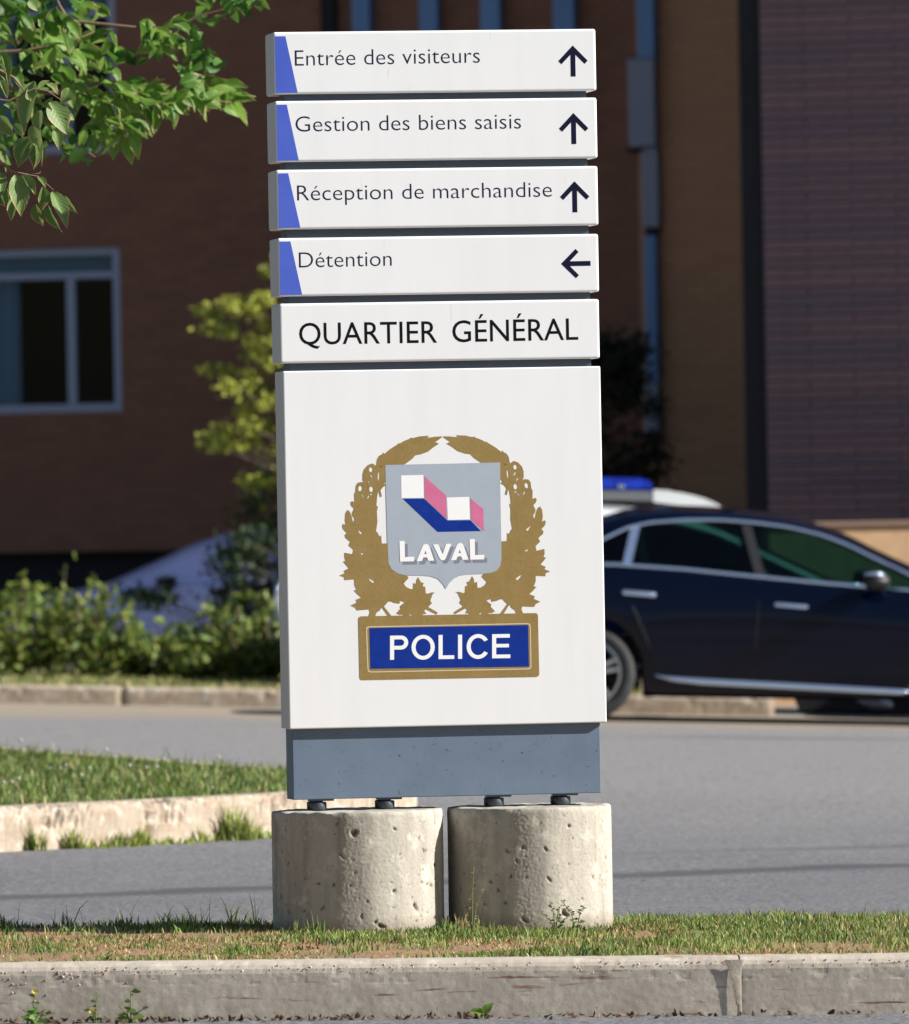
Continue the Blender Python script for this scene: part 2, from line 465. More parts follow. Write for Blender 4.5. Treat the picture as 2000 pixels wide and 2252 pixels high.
def leaf_mat(name, g1, g2, brown, trans=0.3):
    m = bpy.data.materials.new(name); m.use_nodes = True
    nt = m.node_tree; p = nt.nodes['Principled BSDF']; out = nt.nodes['Material Output']
    uv = nt.nodes.new('ShaderNodeUVMap'); sep = nt.nodes.new('ShaderNodeSeparateXYZ')
    nt.links.new(uv.outputs[0], sep.inputs[0])
    oi = nt.nodes.new('ShaderNodeObjectInfo')
    # green varied leaf by leaf
    mx = nt.nodes.new('ShaderNodeMix'); mx.data_type = 'RGBA'
    mx.inputs['A'].default_value = (*g1, 1); mx.inputs['B'].default_value = (*g2, 1)
    nt.links.new(oi.outputs['Random'], mx.inputs['Factor'])
    # scorched rim and tip: |v| high or u near the tip, broken by noise
    tc = nt.nodes.new('ShaderNodeTexCoord')
    nz = nt.nodes.new('ShaderNodeTexNoise'); nz.inputs['Scale'].default_value = 3.0; nz.inputs['Detail'].default_value = 4
    nt.links.new(tc.outputs['Object'], nz.inputs['Vector'])
    ab = nt.nodes.new('ShaderNodeMath'); ab.operation = 'ABSOLUTE'; nt.links.new(sep.outputs['Y'], ab.inputs[0])
    m1 = nt.nodes.new('ShaderNodeMath'); m1.operation = 'MULTIPLY_ADD'; m1.inputs[1].default_value = 0.7
    nt.links.new(ab.outputs[0], m1.inputs[0])
    m2 = nt.nodes.new('ShaderNodeMath'); m2.operation = 'MULTIPLY'; m2.inputs[1].default_value = 0.55
    nt.links.new(sep.outputs['X'], m2.inputs[0]); nt.links.new(m2.outputs[0], m1.inputs[2])
    m3 = nt.nodes.new('ShaderNodeMath'); m3.operation = 'MULTIPLY_ADD'; m3.inputs[1].default_value = 0.8
    nt.links.new(nz.outputs['Fac'], m3.inputs[0]); nt.links.new(m1.outputs[0], m3.inputs[2])
    mr = nt.nodes.new('ShaderNodeMapRange'); mr.inputs['From Min'].default_value = 1.30; mr.inputs['From Max'].default_value = 1.48
    nt.links.new(m3.outputs[0], mr.inputs['Value'])
    mb = nt.nodes.new('ShaderNodeMix'); mb.data_type = 'RGBA'; mb.inputs['B'].default_value = (*brown, 1)
    nt.links.new(mr.outputs['Result'], mb.inputs['Factor']); nt.links.new(mx.outputs['Result'], mb.inputs['A'])
    # pale midrib and side veins
    w = nt.nodes.new('ShaderNodeMath'); w.operation = 'LESS_THAN'; w.inputs[1].default_value = 0.045
    nt.links.new(ab.outputs[0], w.inputs[0])
    mv = nt.nodes.new('ShaderNodeMix'); mv.data_type = 'RGBA'; mv.inputs['B'].default_value = (min(1, g2[0] * 1.8), min(1, g2[1] * 1.5), g2[2] * 1.6, 1)
    w2 = nt.nodes.new('ShaderNodeMath'); w2.operation = 'MULTIPLY'; w2.inputs[1].default_value = 0.6
    nt.links.new(w.outputs[0], w2.inputs[0]); nt.links.new(w2.outputs[0], mv.inputs['Factor']); nt.links.new(mb.outputs['Result'], mv.inputs['A'])
    nt.links.new(mv.outputs['Result'], p.inputs['Base Color'])
    p.inputs['Roughness'].default_value = 0.45
    p.inputs['Specular IOR Level'].default_value = 0.3
    tr = nt.nodes.new('ShaderNodeBsdfTranslucent'); nt.links.new(mv.outputs['Result'], tr.inputs['Color'])
    ms = nt.nodes.new('ShaderNodeMixShader'); ms.inputs[0].default_value = trans
    nt.links.new(p.outputs[0], ms.inputs[1]); nt.links.new(tr.outputs[0], ms.inputs[2]); nt.links.new(ms.outputs[0], out.inputs['Surface'])
    # chevron veins as relief
    wv = nt.nodes.new('ShaderNodeMath'); wv.operation = 'MULTIPLY_ADD'; wv.inputs[1].default_value = -0.35
    nt.links.new(ab.outputs[0], wv.inputs[0]); nt.links.new(sep.outputs['X'], wv.inputs[2])
    ws = nt.nodes.new('ShaderNodeMath'); ws.operation = 'MULTIPLY'; ws.inputs[1].default_value = 50
    nt.links.new(wv.outputs[0], ws.inputs[0])
    wsin = nt.nodes.new('ShaderNodeMath'); wsin.operation = 'SINE'; nt.links.new(ws.outputs[0], wsin.inputs[0])
    b = nt.nodes.new('ShaderNodeBump'); b.inputs['Strength'].default_value = 0.12; b.inputs['Distance'].default_value = 0.003
    nt.links.new(wsin.outputs[0], b.inputs['Height']); nt.links.new(b.outputs['Normal'], p.inputs['Normal'])
    return m


M['leaf_near'] = leaf_mat('broad_leaf', (0.12, 0.20, 0.05), (0.19, 0.28, 0.09), (0.55, 0.33, 0.18))
M['leaf_far'] = leaf_mat('bright_leaf', (0.06, 0.165, 0.018), (0.19, 0.33, 0.05), (0.50, 0.38, 0.18), 0.42)


def color_attr(me, cols):
    """cols: one colour per vertex"""
    a = me.color_attributes.new('Col', 'FLOAT_COLOR', 'POINT')
    buf = np.ones((len(cols), 4), dtype=np.float32); buf[:, :3] = cols
    a.data.foreach_set('color', buf.ravel())


def np_mesh(name, verts, tris, cols, mat, parent=None):
    me = bpy.data.meshes.new(name)
    nv, nf = len(verts), len(tris)
    me.vertices.add(nv); me.vertices.foreach_set('co', np.asarray(verts, dtype=np.float32).ravel())
    me.loops.add(nf * 3); me.loops.foreach_set('vertex_index', np.asarray(tris, dtype=np.int32).ravel())
    me.polygons.add(nf); me.polygons.foreach_set('loop_start', np.arange(0, nf * 3, 3, dtype=np.int32))
    try: me.polygons.foreach_set('loop_total', np.full(nf, 3, dtype=np.int32))
    except Exception: pass
    me.update(calc_edges=True)
    if cols is not None: color_attr(me, cols)
    me.materials.append(mat)
    o = bpy.data.objects.new(name, me); col.objects.link(o)
    if parent: o.parent = parent
    return o


def blades(pts, h, w, cols, lean=0.5):
    """tapered bent grass blades: 5 vertices, 3 triangles each"""
    n = len(pts)
    a = rng.uniform(0, 2 * np.pi, n); la = rng.uniform(0, 2 * np.pi, n)
    s = np.stack([np.cos(a), np.sin(a), np.zeros(n)], 1) * (w * .5)[:, None]
    l = np.stack([np.cos(la), np.sin(la), np.zeros(n)], 1) * (h * rng.uniform(0.1, 1.0, n) * lean)[:, None]
    up = np.zeros((n, 3)); up[:, 2] = 1
    mid = pts + up * (h * .6)[:, None] + l * .4
    tip = pts + up * h[:, None] + l
    V = np.stack([pts - s, pts + s, mid - s * .8, mid + s * .8, tip], 1).reshape(-1, 3)
    base = (np.arange(n) * 5)[:, None]
    T = np.concatenate([base + np.array([[0, 1, 3]]), base + np.array([[0, 3, 2]]), base + np.array([[2, 3, 4]])], 0)
    C = np.repeat(cols, 5, 0)
    return V, T, C


def leaf_quads(cent, size, cols, nbias=None):
    """small two-triangle leaves with random facing"""
    n = len(cent)
    d = rng.normal(size=(n, 3)); d /= np.linalg.norm(d, axis=1)[:, None]
    e = rng.normal(size=(n, 3))
    if nbias is not None: e = e + np.array(nbias)
    e -= d * (e * d).sum(1)[:, None]; e /= np.linalg.norm(e, axis=1)[:, None]
    b = np.cross(d, e)
    L = (d * size[:, None]); W = b * (size * .30)[:, None]; U = np.cross(L, W) / (size * .30)[:, None] * .18
    V = np.stack([cent - L * .5, cent - L * .18 + W + U, cent + L * .2 + W * .75 + U * .7, cent + L * .55, cent + L * .2 - W * .75 + U * .7, cent - L * .18 - W + U], 1).reshape(-1, 3)
    base = (np.arange(n) * 6)[:, None]
    T = np.concatenate([base + np.array([q]) for q in ([0, 1, 3], [1, 2, 3], [0, 3, 5], [3, 4, 5])], 0)
    return V, T, np.repeat(cols, 6, 0)

# ================================================================== SETTING
# ---- ground, road
g = mobj('ground', [(-900, -300, -0.9), (900, -300, -0.9), (900, 1500, -0.9), (-900, 1500, -0.9)], [(0, 1, 2, 3)], M['earth'])
tag(g, kind='structure')


def sheet(name, xs, ys, zf, mat, parent=None):
    verts = [(x, y, zf(x, y)) for y in ys for x in xs]
    n = len(xs)
    faces = [(j * n + i, j * n + i + 1, (j + 1) * n + i + 1, (j + 1) * n + i) for j in range(len(ys) - 1) for i in range(n - 1)]
    return mobj(name, verts, faces, mat, parent, True)


xs = [-40, -30, -20, -14, -9.01] + list(np.arange(-9, 9.01, 0.75)) + [9.02, 14, 20, 30, 40]
ys = [5, 20, 30, 35.9, 36.1] + list(np.arange(36.4, 80.1, 0.3)) + [84, 90, 100, 110]
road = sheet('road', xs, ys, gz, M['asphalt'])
tag(road, kind='structure')


def kerb_piece(parent, path, h, width, zf, mat, chip=0.0, ds=0.02, gap=0.008, seed=0.0, rnd=0.035, rows=9, smoothed=True, rough=0.003):
    """one cast kerb section swept along path (list of (x, y)); outward is to the right of travel"""
    P = [Vector((x, y, 0)) for x, y in path]
    L = [0]
    for a, b in zip(P, P[1:]): L.append(L[-1] + (b - a).length)
    prof = [(0, -0.12 + (h - rnd + 0.12) * i / rows) for i in range(rows + 1)]
    for k in range(1, 5):
        a = k / 4 * math.pi / 2
        prof.append((-rnd * (1 - math.cos(a)), h - rnd + rnd * math.sin(a)))
    for k in range(1, 4): prof.append((-rnd - (width - rnd) * k / 3, h))
    prof.append((-width, -0.12))
    n = max(2, int((L[-1] - gap) / ds)); m = len(prof)
    verts, faces = [], []
    for i in range(n + 1):
        s = (L[-1] - gap) * i / n
        k = 0
        while k < len(P) - 2 and s > L[k + 1]: k += 1
        t = (s - L[k]) / (L[k + 1] - L[k])
        p = P[k].lerp(P[k + 1], t)
        d = (P[k + 1] - P[k]).normalized()
        if smoothed and len(P) > 2:
            d0 = (P[k] - P[max(k - 1, 0)]); d1 = (P[min(k + 2, len(P) - 1)] - P[k + 1])
            d0 = d0.normalized() if d0.length > 0 else d; d1 = d1.normalized() if d1.length > 0 else d
            d = ((d0 + d) * (1 - t) + (d + d1) * t).normalized()
        o = Vector((d.y, -d.x, 0))
        z0 = zf(p.x, p.y)
        for j, (dd, zz) in enumerate(prof):
            q = p + o * dd; q.z = z0 + zz
            nv = noise.noise(Vector((q.x * 9 + seed, q.y * 9, q.z * 9)))
            fine = noise.noise(Vector((q.x * 45 + seed, q.y * 45, q.z * 45)))
            q += o * (nv * rough + fine * rough * .8)
            q.z += fine * rough * .6
            if chip > 0 and zz > h - rnd * 1.9 and dd > -rnd * 1.7:
                c = noise.noise(Vector((s * 2.3 + seed, 0, 7))) * .5 + .5 * noise.noise(Vector((s * 17 + seed, zz * 30, 3))) + .4 * noise.noise(Vector((s * 45 + seed, zz * 60, 9)))
                c = max(0.0, c - .05)
                q -= o * c * chip; q.z -= c * chip * .6
            endd = min(s, L[-1] - gap - s)
            if chip > 0 and endd < 0.06 and dd > -rnd * 2:
                q -= o * chip * .6 * (1 - endd / .06) ** 2 * (1 if zz > 0 else .3)
            verts.append(q)
    for i in range(n):
        for j in range(m - 1):
            a = i * m + j
            faces.append((a, a + m, a + m + 1, a + 1))
    faces.append(tuple(range(m))); faces.append(tuple(n * m + j for j in range(m - 1, -1, -1)))
    return mobj('kerb_section', verts, faces, mat, parent, False)


# near kerb along the front of the verge (travel towards +x, outward = towards the camera)
kerb_a = empty('kerb', (0, 0, 0)); tag(kerb_a, kind='structure')
vz = lambda x, y: -0.205 - 0.008 * x
edges = [-8.1, -5.1, -2.07, 0.935, 3.94, 6.95]
for i in range(5):
    vis = i in (2, 3, 1)
    kerb_piece(kerb_a, [(edges[i], 33.45), (edges[i + 1], 33.45)], 0.197, 0.19, vz, M['kerb'], chip=0.004, ds=0.008 if vis else .05, seed=i * 7.3, rnd=0.04, rows=34, gap=0.006, rough=0.0007)

def joint_fill():
    vs, fs = [], []
    jx = 0.932
    for k in range(15):
        t = k / 14; z = -.20 + .185 * t
        w = .006 + .010 * smooth(t * 1.6) + .045 * max(0, t - .55) ** 1.3 + .004 * noise.noise(Vector((k * .8, 3, 1)))
        w2 = .005 + .035 * max(0, t - .7) ** 1.2
        zz = z - .008 * jx + (-.002)
        vs += [(jx - w * 1.6, 33.4445 - .003, zz), (jx, 33.443 - .004, zz), (jx + w2, 33.4445 - .003, zz)]
    for k in range(14):
        for j in range(2): fs.append((3 * k + j, 3 * k + j + 1, 3 * k + j + 4, 3 * k + j + 3))
    mobj('mortar_joint', vs, fs, M['mortar_pale'], kerb_a, True)


joint_fill()


def aggregate():
    r = np.random.default_rng(5)
    vs, ts, cs = [], [], []
    oct_ = np.array([(1, 0, 0), (-1, 0, 0), (0, 1, 0), (0, -1, 0), (0, 0, 1), (0, 0, -1)], float)
    fo = [(0, 2, 4), (2, 1, 4), (1, 3, 4), (3, 0, 4), (2, 0, 5), (1, 2, 5), (3, 1, 5), (0, 3, 5)]
    pal = np.array([(.40, .36, .31), (.26, .22, .19), (.50, .46, .40), (.16, .12, .10), (.34, .24, .18)])
    for _ in range(620):
        x = r.uniform(-1.75, 1.75)
        worn = noise.noise(Vector((x * 2.1, 3, 3)))
        z = -.02 - abs(r.normal(0, .022)) * (1 + .8 * max(0, worn))
        end = x < -1.28 and r.random() < .75
        if end: z = -.03 - r.uniform(0, .12) * min(1, (-1.15 - x) / .3)
        elif r.random() > .55 + worn: continue
        y = 33.4515 + (max(0, z + .045) ** 2) * 12
        rad = r.uniform(.0022, .0052) * (1.5 if end else 1)
        sc = r.uniform(.6, 1.3, 3) * rad; sc[1] *= .6
        b = len(vs)
        for v in oct_ * sc: vs.append((x + v[0] + v[2] * .3, y + v[1], z - .008 * x + v[2]))
        ts += [[b + q for q in f] for f in fo]
        cs += [pal[r.integers(0, 5)] * r.uniform(.8, 1.2)] * 6
    o = np_mesh('exposed_aggregate', vs, ts, np.array(cs), M['pebble'], kerb_a); o['kind'] = 'stuff'


aggregate()

# the verge the sign stands on
FOOT = []           # filled in below: (x, y, r)


def verge_z(x, y):
    base = -0.008 * x
    if y > 36.6: return base - 0.012 - 0.29 * smooth((y - 36.6) / .4)
    return base - 0.012 + 0.010 * noise.noise(Vector((x * 2.3, y * 2.3, 0)))


verge = sheet('verge', list(np.arange(-8, 7, .12)), list(np.arange(33.6, 37.2, .09)), verge_z, M['soil'])
tag(verge, kind='structure')

# left traffic island: kerb, earth
isl = [(-7.2, 42.0), (-5.4, 43.8), (-3.8, 45.5), (-2.19, 47.3), (-1.5, 48.05), (-.9, 48.8), (-.45, 49.5), (-.22, 50.1), (-.22, 50.7), (-.42, 51.4), (-.7, 51.95), (-1.0, 52.5),
       (-1.41, 53.15), (-2.15, 54.5), (-2.9, 55.7), (-5.6, 59.8)]
kerb_b = empty('island_kerb', (0, 0, 0)); tag(kerb_b, kind='structure')
cuts = [0, 2, 4, 5, 7, 9, 11, 13, 15]
for i in range(len(cuts) - 1):
    kerb_piece(kerb_b, isl[cuts[i]:cuts[i + 1] + 1], 0.215, 0.17, gz, M['kerb_tan'], chip=0.05, ds=0.02, seed=40 + i * 3.1, rnd=0.05, rows=8, rough=.006)


def isl_z(x, y): return gz(x, y) + 0.205


ins = []
for i, p in enumerate(isl):
    a = Vector((*isl[max(i - 1, 0)], 0)); b = Vector((*isl[min(i + 1, len(isl) - 1)], 0)); d = (b - a).normalized()
    q = Vector((*p, 0)) - Vector((d.y, -d.x, 0)) * .15
    ins.append((q.x, q.y))
poly_isl = ins + [(-14, 59.8), (-14, 42.0)]
bm = bmesh.new()
f = bm.faces.new([bm.verts.new((x, y, isl_z(x, y) - .01)) for x, y in poly_isl])
bmesh.ops.triangulate(bm, faces=[f])
isl_o = obj_from_bm('traffic_island', bm, M['lawn']); tag(isl_o, kind='structure')

# far kerb and the lawn behind it
kerb_c = empty('far_kerb', (0, 0, 0)); tag(kerb_c, kind='structure')
KY = 72.6
ex = [-12.4, -9.9, -7.4, -4.9, -2.45, 0.0, 2.32]
for i in range(len(ex) - 1):
    kerb_piece(kerb_c, [(ex[i], KY), (ex[i + 1], KY)], 0.135, 0.17, gz, M['kerb_tan'], chip=0.03, ds=0.04, seed=80 + i * 2.7, rnd=0.035, rows=5)


def lawn_z(x, y): return gz(x, 72) + 0.125 + 0.012 * (min(y, 76.4) - 72.7) - .45 * smooth((y - 76.4) / 1.2)


lawn = sheet('lawn', list(np.arange(-14, 2.3, .5)) + [2.28], list(np.arange(72.7, 77.7, .4)), lawn_z, M['lawn'])
tag(lawn, kind='structure')


# ---- grass
def pick_cols(n, kinds, probs):
    k = rng.choice(len(kinds), n, p=probs)
    c = np.array(kinds)[k]
    return c * rng.uniform(0.75, 1.25, (n, 1)) * rng.uniform(.92, 1.08, (n, 3))


GREEN = (0.115, 0.19, 0.04); LIME = (0.21, 0.29, 0.07); OLIVE = (0.23, 0.23, 0.08); STRAW = (0.52, 0.42, 0.22); RUST = (0.36, 0.18, 0.085); DKG = (0.04, 0.08, 0.018)


def inside(poly, x, y):
    c = False; j = len(poly) - 1
    for i in range(len(poly)):
        xi, yi = poly[i]; xj, yj = poly[j]
        if (yi > y) != (yj > y) and x < (xj - xi) * (y - yi) / (yj - yi) + xi: c = not c
        j = i
    return c

# ================================================================== SIGN
PSI = R(9.3)
SX0, SY0 = -21.0 / F * 36.0, 36.0
CP, SP = math.cos(PSI), math.sin(PSI)


def sgn(px, py):
    """photograph pixel -> (along, height) on the sign's front plane"""
    u, v = uv_of(px, py)
    a = (u / F * SY0 - SX0) / (CP - u / F * SP)
    Y = SY0 + a * SP
    return (a, EYE + v / F * Y)


def s2w(a, d, z=0.0):
    """sign frame (along, depth behind front) to world"""
    return Vector((SX0 + a * CP - d * SP, SY0 + a * SP + d * CP, z))


sign = empty('directory_sign', (SX0, SY0, 0), (0, 0, PSI))
tag(sign, 'tall white police directory sign with five text panels and a gold wreath emblem', 'sign')


def curve_mesh(name, loops, off, thick, mat, parent):
    cu = bpy.data.curves.new('tmp', 'CURVE'); cu.dimensions = '2D'; cu.fill_mode = 'BOTH'; cu.extrude = thick
    for lp in loops:
        sp = cu.splines.new('POLY'); sp.points.add(len(lp) - 1)
        for p, (x, y) in zip(sp.points, lp): p.co = (x, y, 0, 1)
        sp.use_cyclic_u = True
    return curve_to_obj(name, cu, off, mat, parent)


def curve_to_obj(name, cu, off, mat, parent, fit=None):
    t = bpy.data.objects.new('tmp', cu); col.objects.link(t)
    dg = bpy.context.evaluated_depsgraph_get(); dg.update()
    me = bpy.data.meshes.new_from_object(t.evaluated_get(dg))
    col.objects.unlink(t); bpy.data.objects.remove(t); bpy.data.curves.remove(cu)
    co = np.empty(len(me.vertices) * 3, dtype=np.float32); me.vertices.foreach_get('co', co); co = co.reshape(-1, 3)
    if fit is not None: co = fit(co)
    new = np.stack([co[:, 0], -co[:, 2] - off, co[:, 1]], 1)
    me.vertices.foreach_set('co', new.ravel()); me.update()
    me.name = name
    me.materials.clear(); me.materials.append(mat)
    o = bpy.data.objects.new(name, me); col.objects.link(o); o.parent = parent
    return o


LAY = 0.00030


def decal(name, pxloops, layer, mat, parent, sub=None):
    loops = [[sgn(x, y) for x, y in lp] for lp in pxloops]
    return curve_mesh(name, loops, LAY * layer, 0.00012, mat, parent)


def lettering(name, body, x0, x1, base, cap, weight, mat, parent, layer=1, space=1.0):
    """x0, x1: left and right extent in photo pixels; base: baseline pixel (at x0, at x1); cap: cap height in pixels"""
    def mk(txt):
        cu = bpy.data.curves.new('txt', 'FONT'); cu.body = txt; cu.size = 1.0; cu.offset = weight; cu.extrude = 0.0
        cu.space_character = space; cu.resolution_u = 4
        return cu
    ce = mk('E'); te = bpy.data.objects.new('tmp', ce); col.objects.link(te)
    dg = bpy.context.evaluated_depsgraph_get(); dg.update()
    mm = bpy.data.meshes.new_from_object(te.evaluated_get(dg))
    ch = max(v.co.y for v in mm.vertices) - min(v.co.y for v in mm.vertices)
    cb = min(v.co.y for v in mm.vertices)
    bpy.data.meshes.remove(mm); col.objects.unlink(te); bpy.data.objects.remove(te); bpy.data.curves.remove(ce)
    a0, z0 = sgn(x0, base[0]); a1, z1 = sgn(x1, base[1])
    capz = cap / F * 36.0

    def fit(co):
        mn, mx = co[:, 0].min(), co[:, 0].max()
        x = a0 + (co[:, 0] - mn) / (mx - mn) * (a1 - a0)
        y = z0 + (z1 - z0) * (x - a0) / (a1 - a0) + (co[:, 1] - cb) / ch * capz
        return np.stack([x, y, co[:, 2]], 1)
    o = curve_to_obj(name, mk(body), LAY * layer, mat, parent, fit)
    me = o.data
    iv = sorted((min(me.vertices[i].co.x for i in p.vertices), max(me.vertices[i].co.x for i in p.vertices)) for p in me.polygons)
    runs = [list(iv[0])]
    for a, b in iv[1:]:
        if a - runs[-1][1] > capz * .27: runs.append([a, b])
        else: runs[-1][1] = max(runs[-1][1], b)
    for k, (a, b) in enumerate(runs):                    # one object for each word
        bm = bmesh.new(); bm.from_mesh(me)
        bmesh.ops.delete(bm, geom=[v for v in bm.verts if v.co.x < a - 1e-5 or v.co.x > b + 1e-5], context='VERTS')
        wo = bpy.data.objects.new('word', bpy.data.meshes.new('word')); bm.to_mesh(wo.data); bm.free()
        wo.data.materials.append(mat); col.objects.link(wo); wo.parent = parent
    bpy.data.objects.remove(o)


def stroke(pts, w):
    """outline of an open polyline of width w (pixels)"""
    P = [Vector((x, y)) for x, y in pts]; l, r = [], []
    for i, p in enumerate(P):
        a = P[max(i - 1, 0)]; b = P[min(i + 1, len(P) - 1)]
        d0 = (p - a).normalized() if i > 0 else (b - p).normalized()
        d1 = (b - p).normalized() if i < len(P) - 1 else d0
        t = (d0 + d1); t = t.normalized() if t.length > 1e-6 else d1
        nrm = Vector((-t.y, t.x)); c = max(.4, nrm.dot(Vector((-d1.y, d1.x))))
        l.append(p + nrm * (w / 2 / c)); r.append(p - nrm * (w / 2 / c))
    return [(q.x, q.y) for q in l + r[::-1]]


# --- panels: front-face corners read off the photograph: (left, right, top-left y, top-right y, bottom-right y, bottom-left y)
PAN = [(602, 1311.5, 71, 62, 197, 209), (605.5, 1314, 222.5, 213.5, 346, 357.5), (608, 1316, 374.5, 363.5, 494, 505.5),
       (611.5, 1317.5, 525, 512.5, 640.5, 653), (615.5, 1319, 668, 657, 787, 800)]
TH = 0.205


def rect(l, r, tl, tr, br, bl):
    a0, zt0 = sgn(l, tl); a1, zt1 = sgn(r, tr); a2, zb1 = sgn(r, br); a3, zb0 = sgn(l, bl)
    return (a0 + a3) / 2, (a1 + a2) / 2, (zb0 + zb1) / 2, (zt0 + zt1) / 2


panels = []
plabel = ['topmost panel reading Entrée des visiteurs', 'panel reading Gestion des biens saisis', 'panel reading Réception de marchandise', 'panel reading Détention with an arrow to the left', 'white panel reading QUARTIER GÉNÉRAL']
for i, pn in enumerate(PAN):
    a0, a1, z0, z1 = rect(*pn)
    p = box('sign_panel', a0, a1, 0, TH, z0, z1, M['white'], sign, 0.0085, 4)
    tag(p, plabel[i]); panels.append(p)
l0, r0, bz0, bz1 = rect(622 + 7.5, 1328, 817, 804, 1589.5, 1604)
emb = box('emblem_panel', l0, r0, 0, TH, bz0, bz1, M['white'], sign, 0.005, 3)
tag(emb, 'large white panel carrying the gold police emblem')
top_z = rect(*PAN[0])[3]
# grey base
_, bb0 = sgn(646, 1759); _, bb1 = sgn(1322, 1745.5)
base_z = (bb0 + bb1) / 2
bp = box('base_plinth', l0 + .013, r0 - .021, .024, TH - .024, base_z, bz0 + .004, M['basegrey'], sign, 0.003, 2)
core = box('core_frame', l0 + .03, r0 - .03, .022, TH - .022, bz0 + .02, top_z - .03, M['core'], sign)

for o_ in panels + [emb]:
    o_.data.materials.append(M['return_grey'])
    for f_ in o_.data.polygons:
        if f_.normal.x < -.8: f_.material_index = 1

# --- blue side stripes, words, arrows
STR = [(602.5, 628, 655, 79.5, 208, 606), (606, 631, 657.5, 230, 357, 609), (609.5, 634, 661, 381, 505, 612), (612.5, 639, 665, 531, 652.5, 615)]
for p, (l, tr, br, yt, yb, lb) in zip(panels, STR):
    decal('blue_stripe', [[(l + 2.2, yt), (tr, yt - .4), (br, yb - 4.4), (lb + 1.5, yb - 3.6)]], 1, M['stripe'], p)
WT = -0.009
lettering('lettering', 'Entrée des visiteurs', 649, 1056, (144, 137.2), 33.5, WT, M['text'], panels[0])
lettering('lettering', 'Gestion des biens saisis', 650.5, 1146.5, (289, 282), 33, WT, M['text'], panels[1])
lettering('lettering', 'Réception de marchandise', 654, 1214.5, (440.5, 432), 32.8, WT, M['text'], panels[2])
lettering('lettering', 'Détention', 658, 862, (588, 584), 33, WT, M['text'], panels[3])
lettering('lettering', 'QUARTIER', 658.5, 962, (758, 753.5), 47.5, 0.002, M['black_ink'], panels[4])
lettering('lettering', 'GÉNÉRAL', 995.6, 1272.5, (752.5, 747), 47.5, 0.002, M['black_ink'], panels[4])
ARR = [(0, 0), (32.4, 34), (25.5, 41.2), (5.4, 20.5), (5.4, 68.5), (-5.4, 68.5), (-5.4, 20.5), (-25.5, 41.2), (-32.4, 34)]
rc, rs = math.cos(R(-1.0)), math.sin(R(-1.0))
for p, (tx, ty, q) in zip(panels, [(1260, 99.4, 0), (1261.5, 248, 0), (1263.8, 398.2, 0), (1234.4, 580, 1)]):
    pts = []
    for x, y in ARR:
        if q: x, y = y * .95, -x * 1.0
        pts.append((tx + x * rc - y * rs, ty + x * rs + y * rc))
    decal('arrow', [pts], 1, M['ink'], p)

# --- emblem
def z2(x, y): return (700 + x * .30854, 920 + y * .30848)      # reading grids over the photograph
def z3(x, y): return (740 + x * .21036, 950 + y * .21036)
def z5(x, y): return (840 + x * .15427, 1010 + y * .15427)


arch = [(1105, 45), (1040, 48), (955, 60), (968, 38), (870, 45), (795, 65), (785, 55), (765, 70), (700, 97), (660, 122), (655, 112), (640, 128), (560, 180), (500, 230), (490, 212), (478, 232), (445, 250), (425, 285), (415, 345),
        (420, 372), (500, 372), (640, 380), (725, 332), (790, 285), (830, 242), (880, 235), (960, 205), (1010, 165), (1075, 122), (1035, 106), (1105, 57)]
body = [(430, 352), (410, 350), (375, 328), (330, 345), (290, 390), (275, 440), (275, 500), (288, 530), (265, 522), (225, 530), (205, 560), (200, 620), (187, 650), (192, 735), (165, 722), (148, 735), (155, 770), (185, 800), (163, 850), (167, 872), (190, 905), (185, 935),
        (172, 935), (160, 880), (140, 830), (115, 815), (95, 850), (90, 920), (100, 975), (70, 960), (60, 985), (75, 1020), (110, 1055), (88, 1075), (95, 1105), (145, 1145), (128, 1185), (178, 1230), (170, 1278), (85, 1262), (85, 1310), (97, 1345), (72, 1355), (105, 1395),
        (132, 1425), (78, 1450), (92, 1475), (33, 1500), (82, 1517), (85, 1548), (187, 1540), (190, 1600), (212, 1652), (182, 1655), (225, 1700), (262, 1730), (203, 1755), (217, 1780), (148, 1815), (197, 1835), (215, 1865), (300, 1858), (340, 1855), (350, 1885), (335, 1930),
        (405, 1930), (420, 1892), (460, 1862), (468, 1838), (482, 1842), (543, 1930), (582, 1930), (498, 1824), (530, 1790), (545, 1770), (575, 1772), (600, 1785), (660, 1795), (668, 1764), (716, 1780), (664, 1822), (672, 1845), (628, 1896), (664, 1912), (695, 1908),
        (700, 1930), (755, 1930), (772, 1905), (795, 1912), (806, 1930), (900, 1930), (905, 1905), (942, 1900), (920, 1872), (936, 1852), (1048, 1908), (1062, 1888), (962, 1830), (1000, 1790), (983, 1762), (1010, 1692), (1034, 1680), (1000, 1676), (952, 1692), (935, 1685), (930, 1620), (903, 1612),
        (915, 1577), (885, 1572), (855, 1518), (837, 1552), (835, 1588), (806, 1580), (803, 1642), (775, 1642), (728, 1618), (705, 1585), (757, 1525), (720, 1480), (600, 1400), (560, 1300), (545, 1165), (475, 1165), (470, 1080), (452, 1092), (430, 1050), (416, 1040), (430, 940), (425, 830), (436, 782), (420, 770), (426, 690), (434, 640),
        (440, 612), (460, 684), (478, 672), (462, 612), (484, 580), (522, 556), (500, 540), (530, 500), (530, 365)]


def ell(cx, cy, rx, ry, ang=0, n=10):
    ca, sa = math.cos(ang), math.sin(ang)
    return [(cx + rx * math.cos(t) * ca - ry * math.sin(t) * sa, cy + rx * math.cos(t) * sa + ry * math.sin(t) * ca) for t in [2 * math.pi * k / n for k in range(n)]]


